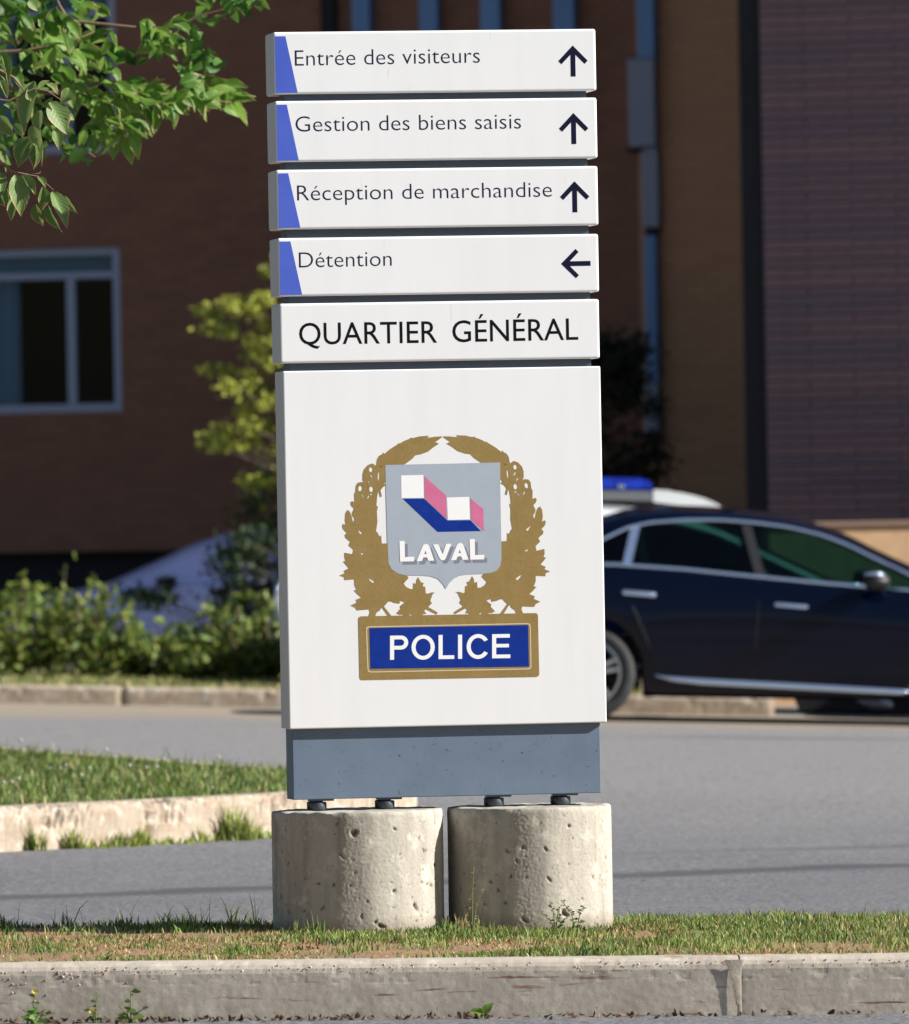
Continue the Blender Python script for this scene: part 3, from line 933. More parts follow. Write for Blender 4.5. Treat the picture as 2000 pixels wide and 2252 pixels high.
holes = [ell(361, 393, 20, 26), ell(250, 590, 20, 30, .2), ell(366, 598, 21, 30), [(447, 362), (482, 342), (476, 372)], ell(443, 462, 9, 50, .05), ell(368, 462, 7, 24, -.6), ell(342, 522, 6, 20, -.6), ell(276, 668, 6, 26, -.5), ell(336, 680, 6, 22, .5), ell(366, 652, 14, 7),
         [(212, 1008), (272, 1052), (252, 1072), (235, 1040)], [(255, 1240), (268, 1262), (295, 1275), (262, 1282)], [(335, 1522), (398, 1560), (385, 1582), (350, 1552)]]
ax, _ = sgn(981.0, 1296); ax2, _ = sgn(972.6, 963)
AX = (ax + ax2) / 2


def mirrored(lps): return [[(2 * AX - a, z) for a, z in lp] for lp in lps]


def emblem(name, grid, lps, layer, mat):
    return curve_mesh(name, [[sgn(*grid(x, y)) for x, y in lp] for lp in lps], LAY * layer, 0.00012, mat, emb)


for lps, lay in (([arch], 1.0), ([body] + holes, 2.0)):
    L = [[sgn(*z3(x, y)) for x, y in lp] for lp in lps]
    curve_mesh('wreath_branch', L, LAY * lay, 0.00012, M['gold'], emb)
    curve_mesh('wreath_branch', mirrored(L), LAY * lay, 0.00012, M['gold'], emb)
emblem('shield', z5, [[(50, 82), (1688, 45), (1690, 400), (1705, 1200), (1706, 1430), (1690, 1515), (1640, 1585), (1560, 1620), (1440, 1632), (1230, 1638), (1120, 1655), (1030, 1700), (960, 1770), (912, 1850), (870, 1775), (800, 1705), (700, 1668), (560, 1655), (340, 1655), (230, 1630), (140, 1570), (95, 1480), (80, 1200), (60, 500)]], 3.2, M['shield'])
for sq in ([(275, 230), (592, 224), (600, 550), (280, 554)], [(928, 545), (1245, 536), (1257, 858), (942, 866)]):
    emblem('white_block', z5, [sq], 4.4, M['print_white'])
for pk in ([(604, 236), (916, 516), (926, 850), (612, 562)], [(1262, 556), (1446, 706), (1456, 1022), (1272, 862)]):
    emblem('pink_block', z5, [pk], 4.4, M['pink'])
emblem('blue_block', z5, [[(298, 562), (600, 560), (936, 872), (1262, 868), (1416, 1024), (794, 1036)]], 4.4, M['royal'])
LL = [(250, 1168), (325, 1165), (329, 1396), (460, 1390), (460, 1455), (260, 1460)]
AA = [(495, 1455), (572, 1262), (590, 1225), (615, 1210), (645, 1208), (668, 1225), (685, 1262), (747, 1445), (662, 1449), (645, 1398), (592, 1400), (572, 1452)]
AH = [(622, 1300), (640, 1352), (604, 1354)]
VV = [(730, 1216), (805, 1212), (868, 1358), (915, 1208), (992, 1205), (912, 1412), (890, 1440), (855, 1442), (828, 1420)]
off = lambda lp, dx, dy: [(x + dx, y + dy) for x, y in lp]
glyphs = [[LL], [AA, AH], [VV], [off(AA, 488, -14), off(AH, 488, -14)], [off(LL, 1000, -28)]]
for gl in glyphs:
    k = 4.4 + .12 * glyphs.index(gl)
    emblem('letter_shadow', z5, [off(gl[0], 42, 42)], k, M['shieldshade'])
    emblem('letter', z5, gl, 6.0, M['print_white'])


def rrect(c, r, n=4):
    """rounded quadrilateral from four corners (tl, tr, br, bl)"""
    out = []
    for i in range(4):
        p = Vector(c[i]); a = (Vector(c[i - 1]) - p).normalized(); b = (Vector(c[(i + 1) % 4]) - p).normalized()
        for k in range(n + 1):
            t = k / n
            q = (p + a * r) * (1 - t) ** 2 + p * 2 * t * (1 - t) + (p + b * r) * t * t
            out.append((q.x, q.y))
    return out


emblem('plaque', z2, [rrect([(287, 1412), (1567, 1388), (1577, 1842), (297, 1866)], 22)], 3.2, M['gold'])
emblem('plaque_line', z2, [rrect([(340, 1484), (1515, 1460), (1521, 1790), (352, 1813)], 26), rrect([(348, 1491), (1508, 1467), (1514, 1783), (359, 1806)], 22)], 4.4, M['goldline'])
emblem('plaque_field', z2, [[(365, 1496), (1497, 1474), (1503, 1770), (372, 1786)]], 4.4, M['royal'])


def pol(x, y):       # upright letter frame -> photo, sheared to follow the plaque
    return z2(x, y - (x - 512) * .0145)


w = 29
T, B = 1550, 1722
oo = lambda cx, rx, ry, a0, a1, n: [(cx + rx * math.cos(R(a0 + (a1 - a0) * k / n)), (T + B) / 2 - ry * math.sin(R(a0 + (a1 - a0) * k / n))) for k in range(n + 1)]
hp = [(512, B), (512, T), (580, T)] + [(592 + 50 * math.cos(R(90 - 180 * k / 10)), T + 50 - 50 * math.sin(R(90 - 180 * k / 10))) for k in range(11)] + [(541, T + 100), (541, B)]
hph = [(541, T + 27), (588, T + 27)] + [(590 + 23 * math.cos(R(90 - 180 * k / 8)), T + 50 - 23 * math.sin(R(90 - 180 * k / 8))) for k in range(9)] + [(541, T + 73)]
pl = [[hp, hph], [oo(748, 83, 89, 0, 345, 23), oo(748, 54, 62, 0, 345, 23)], [[(858, T), (887, T), (887, B - 26), (970, B - 26), (970, B), (858, B)]], [[(997, T), (1026, T), (1026, B), (997, B)]],
      [oo(1140, 82, 89, 32, 328, 22) + oo(1140, 53, 62, 326, 34, 22)], [[(1240, T), (1366, T), (1366, T + 26), (1269, T + 26), (1269, T + 70), (1360, T + 70), (1360, T + 95), (1269, T + 95), (1269, B - 26), (1370, B - 26), (1370, B), (1240, B)]]]
for gl in pl:
    emblem('letter', pol, gl, 6.0, M['print_white'])

# --- footings
FR = 0.311
foot_lab = ['pitted concrete cylinder footing under the sign, its shaded side on the left, chipped rim', 'concrete cylinder footing under the sign with weeds and brown stains at its joint']
fc = [(sgn(789, 1900)[0] + .013, .311), (sgn(1166.5, 1900)[0] + .017, .2985)]


def footing(x, y, r, h, z0, label, seed):
    rnd = random.Random(seed)
    NA, NZ = 420, 150
    pits = []
    for _ in range(420):
        big = rnd.random()
        pr = 0.0026 + 0.0055 * big ** 3 + (0.006 if rnd.random() < .04 else 0)
        pits.append((rnd.uniform(0, 2 * math.pi), z0 + rnd.uniform(.03, h - .03) * (1 if rnd.random() < .5 else rnd.random() ** .5), pr, pr * rnd.uniform(.7, 1.2), rnd.uniform(.7, 1.7)))
    verts, faces = [], []
    ang = [2 * math.pi * k / NA for k in range(NA)]
    zs = [z0 + h * j / NZ for j in range(NZ + 1)]
    Rr = np.full((NZ + 1, NA), r)
    for j, z in enumerate(zs):
        for k, a in enumerate(ang):
            n1 = noise.noise(Vector((math.cos(a) * 5 + seed, math.sin(a) * 5, z * 5)))
            n2 = noise.noise(Vector((math.cos(a) * 40 + seed, math.sin(a) * 40, z * 110)))
            Rr[j, k] += n1 * .0014 + n2 * .0011
            if j > NZ - 5:
                e = (j - NZ + 5) / 5
                Rr[j, k] -= e * e * .005 * (1 + .9 * noise.noise(Vector((a * 9 + seed, 1, 2)))) 
    A, Z = np.meshgrid(np.array(ang), np.array(zs))
    Dirt = np.ones_like(A)
    # moss-brown run-off streaks and splash-back soil at the foot
    for _ in range(9):
        sa = rnd.uniform(0, 2 * math.pi); sw = rnd.uniform(.01, .035); sl = rnd.uniform(.08, .4)
        da = np.abs((A - sa + math.pi) % (2 * math.pi) - math.pi) * r
        Dirt -= .22 * np.clip(1 - da / sw, 0, 1) * np.clip((Z - (z0 + h - sl)) / sl, 0, 1)
    Dirt -= .35 * np.clip(1 - (Z - .0) / .05, 0, 1) * (Z > -.1)
    for pa, pz, pr, pd, el in pits:
        da = (A - pa + math.pi) % (2 * math.pi) - math.pi
        ph = rnd.uniform(0, 6.28); th = np.arctan2(Z - pz, da * r)
        sk = rnd.uniform(-.7, .7)
        d2 = (((da * r + sk * (Z - pz)) / pr) ** 2 + ((Z - pz) / (pr * el)) ** 2) * (1 + .35 * np.sin(2 * th + ph) + .25 * np.sin(3 * th + 2.1 * ph))
        Rr -= pd * np.clip(1 - d2, 0, 1) ** .7
        Dirt -= np.clip(1.0 - d2, 0, 1) * .6
    for j, z in enumerate(zs):
        for k, a in enumerate(ang):
            zz = z
            if j == NZ: zz += .006 * noise.noise(Vector((a * 6 + seed, 3, 4))) - .002
            verts.append((Rr[j, k] * math.cos(a), Rr[j, k] * math.sin(a), zz))
    for j in range(NZ):
        for k in range(NA):
            k2 = (k + 1) % NA
            faces.append((j * NA + k, j * NA + k2, (j + 1) * NA + k2, (j + 1) * NA + k))
    prev = NZ * NA
    for q, fr in enumerate((.9, .6, .25)):
        b = len(verts)
        for k, a in enumerate(ang):
            verts.append((r * fr * math.cos(a), r * fr * math.sin(a), z0 + h + .004 * noise.noise(Vector((math.cos(a) * fr * 9 + seed, math.sin(a) * fr * 9, 1)))))
        for k in range(NA):
            k2 = (k + 1) % NA
            faces.append((prev + k, prev + k2, b + k2, b + k))
        prev = b
    faces.append(tuple(prev + k for k in range(NA)))
    o = mobj('concrete_footing', verts, faces, M['footing'], None, True, (x, y, 0))
    dc = np.ones(len(verts)); dc[:Dirt.size] = np.clip(Dirt, .12, 1).ravel()
    color_attr(o.data, np.stack([dc, dc ** 1.08, dc ** 1.2], 1))
    tag(o, label, 'footing')
    return o


FTOP = 0.427
for i, (a, r) in enumerate(fc):
    c = s2w(a, TH / 2)
    FOOT.append((c.x, c.y, r))
    footing(c.x, c.y, r, FTOP + .2, -.2, foot_lab[i], 3 + i * 11)

# --- anchor bolts carrying the plinth on the footings
for px in (706, 856, 1097, 1244):
    a, _ = sgn(px, 1765)
    for d in (.062, TH - .06):
        b = lathe('anchor_bolt', [(0, 0), (.017, 0), (.017, base_z - FTOP + .01), (0, base_z - FTOP + .01)], M['steel'], sign, 16, loc=(a, d, FTOP - .006))
        lathe('nut', [(.013, .006), (.027, .008), (.030, .012), (.030, .034), (.027, .038), (.013, .039)], M['steel'], b, 6 if d > .1 else 14)
        if d < .1:
            box('washer_plate', -.035, .053, -.03, .03, base_z - FTOP - .0005, base_z - FTOP + .0085, M['steel'], b)

# ================================================================== GRASS AND WEEDS
def near_grass():
    n = 78000
    X = rng.uniform(-3.0, 3.0, n); Y = rng.uniform(33.60, 36.78, n)
    keep = np.ones(n, bool)
    for fx, fy, fr in FOOT: keep &= (X - fx) ** 2 + (Y - fy) ** 2 > (fr + .005) ** 2
    dens = np.array([noise.noise(Vector((x * 1.7, y * 1.3, 5))) for x, y in zip(X, Y)])
    dry = np.array([noise.noise(Vector((x * 1.1 + 9, y * 1.0, 2))) for x, y in zip(X, Y)])
    dry = dry + .28 * np.clip((0.5 - X) / 1.4, -1, 1) + .30 * np.clip((35.2 - Y) / 1.2, -1, 1)
    front = Y < 34.1
    bare = (dry > .34) & (rng.random(n) < .30)
    keep &= ~bare
    keep &= rng.random(n) < np.clip(.72 + dens * 1.8, .10, 1)
    X, Y, dry, dens = X[keep], Y[keep], dry[keep], dens[keep]
    n = len(X)
    Z = np.array([verge_z(x, y) for x, y in zip(X, Y)])
    h = rng.uniform(.008, .026, n) * np.clip(1.05 - dry * 1.2, .45, 1.5)
    tall = rng.random(n) < .025
    h[tall] *= rng.uniform(1.4, 2.2, tall.sum())
    back = (Y > 36.4) & (X < -.3)
    tb = back & (rng.random(n) < .05); h[tb] = rng.uniform(.05, .12, tb.sum())
    w = rng.uniform(.003, .006, n)
    C = pick_cols(n, [GREEN, LIME, OLIVE, STRAW, DKG], [.38, .28, .13, .07, .14])
    D = pick_cols(n, [OLIVE, STRAW, RUST, LIME], [.22, .30, .32, .16])
    m = rng.random(n) < np.clip((dry - .05) * 2.4, .05, .9)
    C[m] = D[m]
    cx = rng.uniform(-3, 3, 170); cy = rng.uniform(33.7, 36.6, 170); ch = rng.uniform(.018, .05, 170)
    ok = np.ones(170, bool)
    for fx, fy, fr in FOOT: ok &= (cx - fx) ** 2 + (cy - fy) ** 2 > (fr + .05) ** 2
    cx, cy, ch = cx[ok], cy[ok], ch[ok]
    ci = np.repeat(np.arange(len(cx)), 45)
    gx = cx[ci] + rng.normal(0, .045, len(ci)); gy = cy[ci] + rng.normal(0, .06, len(ci))
    pal = np.array([GREEN, LIME, DKG, OLIVE, LIME])[rng.integers(0, 5, len(cx))]
    X = np.concatenate([X, gx]); Y = np.concatenate([Y, gy]); Z = np.concatenate([Z, [verge_z(a, b) for a, b in zip(gx, gy)]])
    h = np.concatenate([h, ch[ci] * rng.uniform(.5, 1.1, len(ci))]); w = np.concatenate([w, rng.uniform(.003, .007, len(ci))])
    C = np.concatenate([C, pal[ci] * rng.uniform(.8, 1.25, (len(ci), 1))])
    V, T, CC = blades(np.stack([X, Y, Z], 1), h, w, C, 0.9)
    o = np_mesh('grass', V, T, CC, M['grass'])
    tag(o, 'short patchy grass, partly dried brown, on the verge around the footings', 'grass', kind='stuff')


near_grass()


def island_grass():
    n = 46000
    Y = rng.uniform(44.5, 56.5, n); X = rng.uniform(-4.4, .0, n)
    keep = np.array([inside(poly_isl, x, y) for x, y in zip(X, Y)])
    X, Y = X[keep], Y[keep]; n = len(X)
    Z = np.array([isl_z(x, y) for x, y in zip(X, Y)]) - .012
    h = rng.uniform(.025, .065, n); h[rng.random(n) < .015] *= 2.0
    w = rng.uniform(.005, .010, n)
    C = pick_cols(n, [GREEN, LIME, OLIVE, STRAW, DKG], [.40, .20, .12, .06, .22])
    V, T, CC = blades(np.stack([X, Y, Z], 1), h, w, C, 0.7)
    o = np_mesh('grass', V, T, CC, M['grass'])
    tag(o, 'longer green grass with white clover on the kerbed traffic island', 'grass', kind='stuff')
    # clover heads
    k = rng.choice(n, 85, replace=False)
    cl = k[(X[k] < -1.1)]
    vs, ts = [], []
    for i in cl:
        c = Vector((X[i], Y[i], Z[i] + rng.uniform(.05, .10))); r = rng.uniform(.007, .013)
        b = len(vs)
        vs += [c + Vector(d) * r for d in ((1, 0, 0), (-1, 0, 0), (0, 1, 0), (0, -1, 0), (0, 0, 1), (0, 0, -1))]
        for f in ((0, 2, 4), (2, 1, 4), (1, 3, 4), (3, 0, 4), (2, 0, 5), (1, 2, 5), (3, 1, 5), (0, 3, 5)): ts.append([b + q for q in f])
    o = np_mesh('clover_flowers', [tuple(v) for v in vs], ts, None, M['petal'])
    tag(o, 'small white clover heads scattered through the island grass', 'flowers', kind='stuff')


island_grass()


def lawn_grass():
    n = 9000
    X = rng.uniform(-4.3, 2.2, n); Y = rng.uniform(72.75, 76.5, n)
    Z = np.array([lawn_z(x, y) for x, y in zip(X, Y)])
    C = pick_cols(n, [OLIVE, LIME, STRAW, GREEN], [.4, .25, .2, .15])
    V, T, CC = blades(np.stack([X, Y, Z], 1), rng.uniform(.02, .05, n), rng.uniform(.008, .016, n), C, .8)
    o = np_mesh('grass', V, T, CC, M['grass'])
    tag(o, 'thin strip of yellowing grass between the far kerb and the shrubs', 'grass', kind='stuff')


lawn_grass()


def litter():
    n = 700
    X = rng.uniform(-1.9, 2.2, n); Y = 33.44 - rng.exponential(.035, n)
    keep = rng.random(n) < np.clip(1.0 - .35 * (X + .8), .15, 1)
    X, Y = X[keep], Y[keep]; n = len(X)
    Z = np.array([gz(x, y) for x, y in zip(X, Y)]) + rng.uniform(.003, .016, n)
    C = pick_cols(n, [(.10, .06, .035), (.20, .13, .08), (.045, .03, .022), (.30, .22, .15)], [.35, .25, .3, .1])
    V, T, CC = leaf_quads(np.stack([X, Y, Z], 1), rng.uniform(.01, .035, n), C, (0, 0, 2.5))
    o = np_mesh('leaf_litter', V, T, CC, M['foliage'])
    tag(o, 'dead leaf crumbs and grit gathered at the foot of the near kerb', 'litter', kind='stuff')


litter()


def fallen_leaf(px, py, Y, ln, rot, label):
    o = leaf_obj('fallen_leaf', None, at(px, py, Y), Vector((math.cos(rot), math.sin(rot) * .4, .12)), Vector((.1, -.5, 1)), ln, ln * .55, M['clay'])
    tag(o, label, 'leaf')


# leaf mesh: base at the origin, along +x, folded on the midrib, drooping to a drawn-out tip
def leaf_mesh(name, droop, fold, mat, wave=0.0):
    ts = [0, .06, .16, .28, .42, .56, .70, .82, .92, 1.0]
    ws = [.03, .20, .37, .47, .50, .46, .35, .20, .08, .0]
    cs = [-1, -.5, 0, .5, 1]
    verts, faces, uvs = [], [], []
    for t, w in zip(ts, ws):
        for c in cs:
            y = c * w
            z = -droop * t * t + fold * abs(y) + wave * math.sin(t * 14 + c) * abs(c) * .5
            verts.append((t, y, z)); uvs.append((t, c))
    for i in range(len(ts) - 1):
        for j in range(4):
            a = i * 5 + j
            faces.append((a, a + 5, a + 6, a + 1))
    me = bpy.data.meshes.new(name); me.from_pydata(verts, [], faces)
    uvl = me.uv_layers.new(name='UVMap')
    for lp in me.loops: uvl.data[lp.index].uv = uvs[lp.vertex_index]
    me.polygons.foreach_set('use_smooth', [True] * len(me.polygons))
    me.materials.append(mat); me.update()
    return me


LEAF = {}
for key, mt in (('near', M['leaf_near']), ('far', M['leaf_far']), ('clay', M['clay'])):
    LEAF[key] = [leaf_mesh('leaf', d, f, mt, wv) for d, f, wv in ((.12, .25, .03), (.30, .4, .05), (-.08, .5, .04), (.45, .15, .06))]


def leaf_obj(name, parent, base, direc, nrm, ln, wid, mat=None, key='near', var=0):
    if mat is M['clay']: key = 'clay'
    o = bpy.data.objects.new(name, LEAF[key][var % 4]); col.objects.link(o)
    x = direc.normalized(); n = (nrm - x * nrm.dot(x)).normalized(); y = n.cross(x)
    m = Matrix((x * ln, y * wid, n * ln)).transposed().to_4x4(); m.translation = base
    if parent: o.parent = parent; m = Matrix.Translation(-Vector(parent.location)) @ m
    o.matrix_local = m
    return o


for px, py, ln, rot, lb in [(40, 2106, .045, .2, 'pale curled dead leaf lying at the back edge of the near kerb by bare soil'), (140, 2110, .05, 2.9, 'grey dead leaf lying on red soil at the near kerb edge'),
                            (285, 2101, .06, .1, 'long straw-coloured dead leaf on the near kerb top'), (680, 2093, .03, .4, 'small dark dead leaf on the near kerb edge'), (1395, 2063, .09, .05, 'dry stick-like straw leaf on the green grass beside the stained footing')]:
    fallen_leaf(px, py, 33.62 if py > 2080 else 34.6, ln, rot, lb)


def weed(name, label, root, stems, leaf_len, kind='broad', cat='weed', cols=(GREEN, LIME), flower=None, seed=0, group=None):
    """stems: list of (dx, dz, lean_y) tips; each stem a curved tube with leaves along it"""
    r = random.Random(seed)
    e = empty(name, root); tag(e, label, cat, group)
    vs, fs = [], []; lv, lf, lc = [], [], []
    fv, ff = [], []
    for dx, dz, dy in stems:
        tip = Vector((dx, dy, dz)); mid = tip * .5 + Vector((-dx * .15, 0, dz * .12))
        pts = [Vector((0, 0, -.01)).lerp(mid, t * 2) if t < .5 else mid.lerp(tip, (t - .5) * 2) for t in [k / 6 for k in range(7)]]
        v, f = tube_data(pts, [.0028 * (1 - .6 * k / 6) for k in range(7)], 5)
        b = len(vs); vs += v; fs += [tuple(b + q for q in ff_) for ff_ in f]
        nl = max(4, int(tip.length / (leaf_len * .4)))
        for k in range(nl):
            t = .12 + .88 * k / nl
            i = min(int(t * 6), 5); p = pts[i].lerp(pts[i + 1], t * 6 - i)
            a = r.uniform(0, 6.28); L = leaf_len * r.uniform(.6, 1.15) * (1.1 - .5 * t)
            d = Vector((math.cos(a), math.sin(a) * .8, r.uniform(.1, .7))).normalized() * L
            s = d.cross(Vector((r.uniform(-.4, .4), -1, r.uniform(-.2, .6)))).normalized() * L * (.24 if kind == 'broad' else .08)
            b = len(lv)
            lv += [p, p + d * .45 + s, p + d + Vector((0, 0, -.2 * L)), p + d * .45 - s]
            lf += [(b, b + 1, b + 2), (b, b + 2, b + 3)]
            c = np.array(cols[r.randrange(len(cols))]) * r.uniform(.8, 1.2)
            lc += [c] * 4
        if flower and not fv:
            c = tip; b = len(fv)
            for k in range(8):
                a = k * math.pi / 4
                fv += [c, c + Vector((math.cos(a) * .013, -.004, math.sin(a) * .008 + .004)), c + Vector((math.cos(a + .6) * .013, -.004, math.sin(a + .6) * .008 + .004))]
                ff.append((b + 3 * k, b + 3 * k + 1, b + 3 * k + 2))
    me_s = mobj('stem', vs, fs, M['stem'], e, True)
    lo = np_mesh('leaves', [tuple(v) for v in lv], lf, np.array(lc), M['foliage'], e); lo['kind'] = 'stuff'
    if flower: mobj('flower', fv, ff, flower, e)
    return e




def tuft(label, root, n, h, spread, cols, seed=0, w=.006, group=None):
    """a clump of grass blades: one plant"""
    r = np.random.default_rng(seed)
    a = r.uniform(0, 6.28, n); q = r.uniform(0, 1, n) ** .7 * spread
    P = np.stack([np.cos(a) * q, np.sin(a) * q * .6, np.zeros(n) - .01], 1)
    H = h * r.uniform(.35, 1.0, n) * (1.1 - .5 * q / spread)
    C = np.array(cols)[r.integers(0, len(cols), n)] * r.uniform(.8, 1.2, (n, 1))
    V, T, CC = blades(P, H, np.full(n, w) * r.uniform(.7, 1.3, n), C, .55)
    o = np_mesh('grass_tuft', V, T, CC, M['grass']); o.location = root
    tag(o, label, 'grass tuft', group)
    return o


def vr(px, Y):
    X = (px - 1000) / F * Y
    return Vector((X, Y, verge_z(X, Y)))


tuft('tuft of upright green grass against the shaded side of the pitted footing', vr(634, 35.62), 60, .075, .07, [GREEN, LIME, OLIVE], 1, .005)
tuft('taller bright green grass tuft by the pitted footing', vr(676, 35.66), 40, .105, .045, [LIME, GREEN], 2, .005)
tuft('broad-bladed green grass clump in front of the joint between the footings', vr(962, 35.62), 70, .07, .07, [GREEN, DKG, LIME], 3, .011)
tuft('straw and green grass clump growing from the gap between the footings', vr(1005, 35.72), 70, .10, .075, [STRAW, OLIVE, LIME], 4, .005)
tuft('dry straw grass clump at the foot of the stained footing', vr(1062, 35.66), 50, .07, .08, [STRAW, OLIVE, GREEN], 5, .004)
weed('dead_weed', 'tall reddish dead weed stalk in front of the stained footing', vr(1022, 35.66), [(.01, .24, -.01), (.045, .16, .0), (-.03, .12, 0)], .022, 'narrow', 'weed', ((.32, .18, .09), (.26, .20, .08), (.14, .17, .05)), seed=4)
weed('weed', 'forked green weed with a dark curved stem before the stained footing', vr(1252, 35.6), [(-.055, .12, -.03), (.03, .10, .0), (-.02, .05, 0)], .028, 'broad', 'weed', ((.07, .12, .03), (.10, .15, .05)), seed=5)
weed('weed', 'thin-leaved green weed casting a shadow on the stained footing', vr(1206, 35.62), [(-.02, .115, -.02), (.02, .10, 0), (.05, .06, 0), (-.05, .07, 0)], .022, 'broad', 'weed', ((.10, .14, .04), (.14, .18, .07)), seed=6)
for i, (px, hh) in enumerate([(258, .05), (130, .06), (405, .06), (492, .13), (545, .12)]):
    tuft(['low dark grass tuft at the back edge of the verge', 'dark upright grass blades at the back edge of the verge', 'seeding grass stems at the back edge of the verge', 'tall thin grass stems against the road beside the pitted footing', 'very tall lone grass stem against the road beside the pitted footing'][i],
         vr(px, 36.55), 26 if i < 3 else 7, hh + .03, .06 if i < 3 else .02, [DKG, GREEN], 20 + i, .005)


def kerb_root(px, t=0.0):
    """a point at the foot of the island kerb"""
    best = None
    for (x0, y0), (x1, y1) in zip(isl, isl[1:]):
        for k in range(21):
            x = x0 + (x1 - x0) * k / 20; y = y0 + (y1 - y0) * k / 20
            if y > 52: continue
            p = 1000 + x / y * F
            if best is None or abs(p - px) < best[0]: best = (abs(p - px), x, y)
    d = Vector((.72, -.69, 0)) * .03
    x, y = best[1] + d.x, best[2] + d.y
    return Vector((x, y, gz(x, y)))


for px, hh, sp, nn, lb in [(48, .13, .05, 40, 'upright yellow-green weed tuft at the island kerb beside a pale kerb section'), (142, .12, .05, 40, 'slim yellowish grass tuft at the foot of the island kerb'),
                           (175, .06, .12, 70, 'low spreading weed along the island kerb'), (235, .07, .12, 80, 'dense low weed clump at the island kerb base'), (280, .10, .06, 70, 'bushy dark green weed at the island kerb'),
                           (352, .05, .12, 70, 'low green weed mat along the island kerb foot'), (420, .07, .10, 60, 'ragged green weeds next to the tallest island kerb weed'), (482, .19, .11, 120, 'tallest bushy yellow-green weed growing at the island kerb'), (545, .09, .10, 50, 'thin yellow weeds at the island kerb close to the footing')]:
    tuft(lb, kerb_root(px), int(nn * 1.4), hh * 1.25, sp * 1.1, [(.30, .38, .08), (.34, .38, .07), LIME, OLIVE], int(px), .010)


def kr(px, Y=33.38):
    X = (px - 1000) / F * Y
    return Vector((X, Y, gz(X, Y)))


weed('weed', 'leafy weed with a yellow flower at the crumbled end of the near kerb', kr(52), [(.01, .105, 0), (.05, .05, -.02), (-.05, .06, -.02), (.09, .04, 0), (-.02, .04, -.03)], .055, 'broad', 'weed', ((.13, .24, .05), (.22, .30, .09), (.06, .12, .03)), M['yellow'], seed=11)
weed('weed', 'upright weed stalk with narrow leaves beside the near kerb', kr(268), [(.0, .12, 0), (-.04, .055, 0), (.05, .05, -.01), (.03, .035, -.02)], .05, 'broad', 'weed', ((.16, .22, .05), (.10, .17, .04)), seed=12)
weed('weed', 'small dark weed with a yellow flower bud at the near kerb', kr(190), [(-.01, .035, 0), (.01, .11, 0), (-.03, .06, 0)], .03, 'broad', 'weed', ((.05, .09, .03), (.12, .16, .05)), M['yellow'], seed=13)
sd = weed('seedling', 'small bright seedling with two broad leaves at the foot of the near kerb', kr(1042), [(.0, .03, 0)], .01, 'broad', 'weed', ((.2, .33, .06), (.2, .33, .06)), seed=14)
leaf_obj('leaf', sd, Vector(sd.location) + Vector((0, 0, .02)), Vector((.55, -.1, .55)), Vector((.4, -.8, .6)), .05, .03, None, 'far', 0)
leaf_obj('leaf', sd, Vector(sd.location) + Vector((0, 0, .018)), Vector((-.9, -.1, .32)), Vector((-.1, -.8, .8)), .048, .03, None, 'far', 1)

# ================================================================== SHRUBS AND EVERGREENS
def shrub(px, Y, h, w, seed, label, group, shades):
    r = np.random.default_rng(seed)
    X = (px - 1000) / F * Y
    z0 = lawn_z(X, Y)
    e = empty('shrub', (X, Y, z0)); tag(e, label, 'shrub', group)
    n = 620
    cs, cc = [], []
    sv, sf = [], []
    ns = 26
    for k in range(ns):
        a = r.uniform(0, 6.28); q = r.uniform(.0, 1) ** .5
        tip = np.array([math.cos(a) * q * w, math.sin(a) * q * w * .8, h * r.uniform(.4, 1.2) * (1 - .35 * q)])
        v, f = tube_data([(tip[0] * .1, tip[1] * .1, -.03), tuple(tip * .5 + np.array([0, 0, .05])), tuple(tip)], [.008, .005, .002], 4)
        b = len(sv); sv += v; sf += [tuple(b + q_ for q_ in ff) for ff in f]
        m = n // ns
        t = r.uniform(.15, 1.05, m)
        c = tip[None] * np.concatenate([[.92, .97, 1.0, 1.02], t[4:]])[:, None] + r.normal(0, .03 + .02 * w, (m, 3))
        c[:, 2] = np.abs(c[:, 2])
        cs.append(c)
        cc.append(np.array(shades)[r.integers(0, len(shades), m)] * r.uniform(.75, 1.25, (m, 1)))
    V, T, C = leaf_quads(np.concatenate(cs), r.uniform(.05, .10, sum(len(c) for c in cs)), np.concatenate(cc))
    fo = np_mesh('foliage', V, T, C, M['foliage'], e); fo['kind'] = 'stuff'
    mobj('stems', sv, sf, M['twig'], e)
    return e


SH = [(0.14, 0.21, 0.04), (0.21, 0.28, 0.06), (0.28, 0.31, 0.07), (0.06, 0.10, 0.03)]
for i, (px, Y, h, w) in enumerate([(-70, 75.2, .72, .42), (30, 75.0, .70, .40), (120, 75.5, .82, .36), (205, 75.0, .66, .36), (300, 75.3, .40, .32), (385, 75.0, .33, .34), (455, 75.4, .46, .34), (520, 75.1, .62, .34), (590, 75.4, .55, .34), (-170, 75.4, .7, .45)]):
    shrub(px, Y, h, w, 50 + i, 'green leafy shrub in the row behind the far kerb', 'shrubs behind the far kerb', SH)


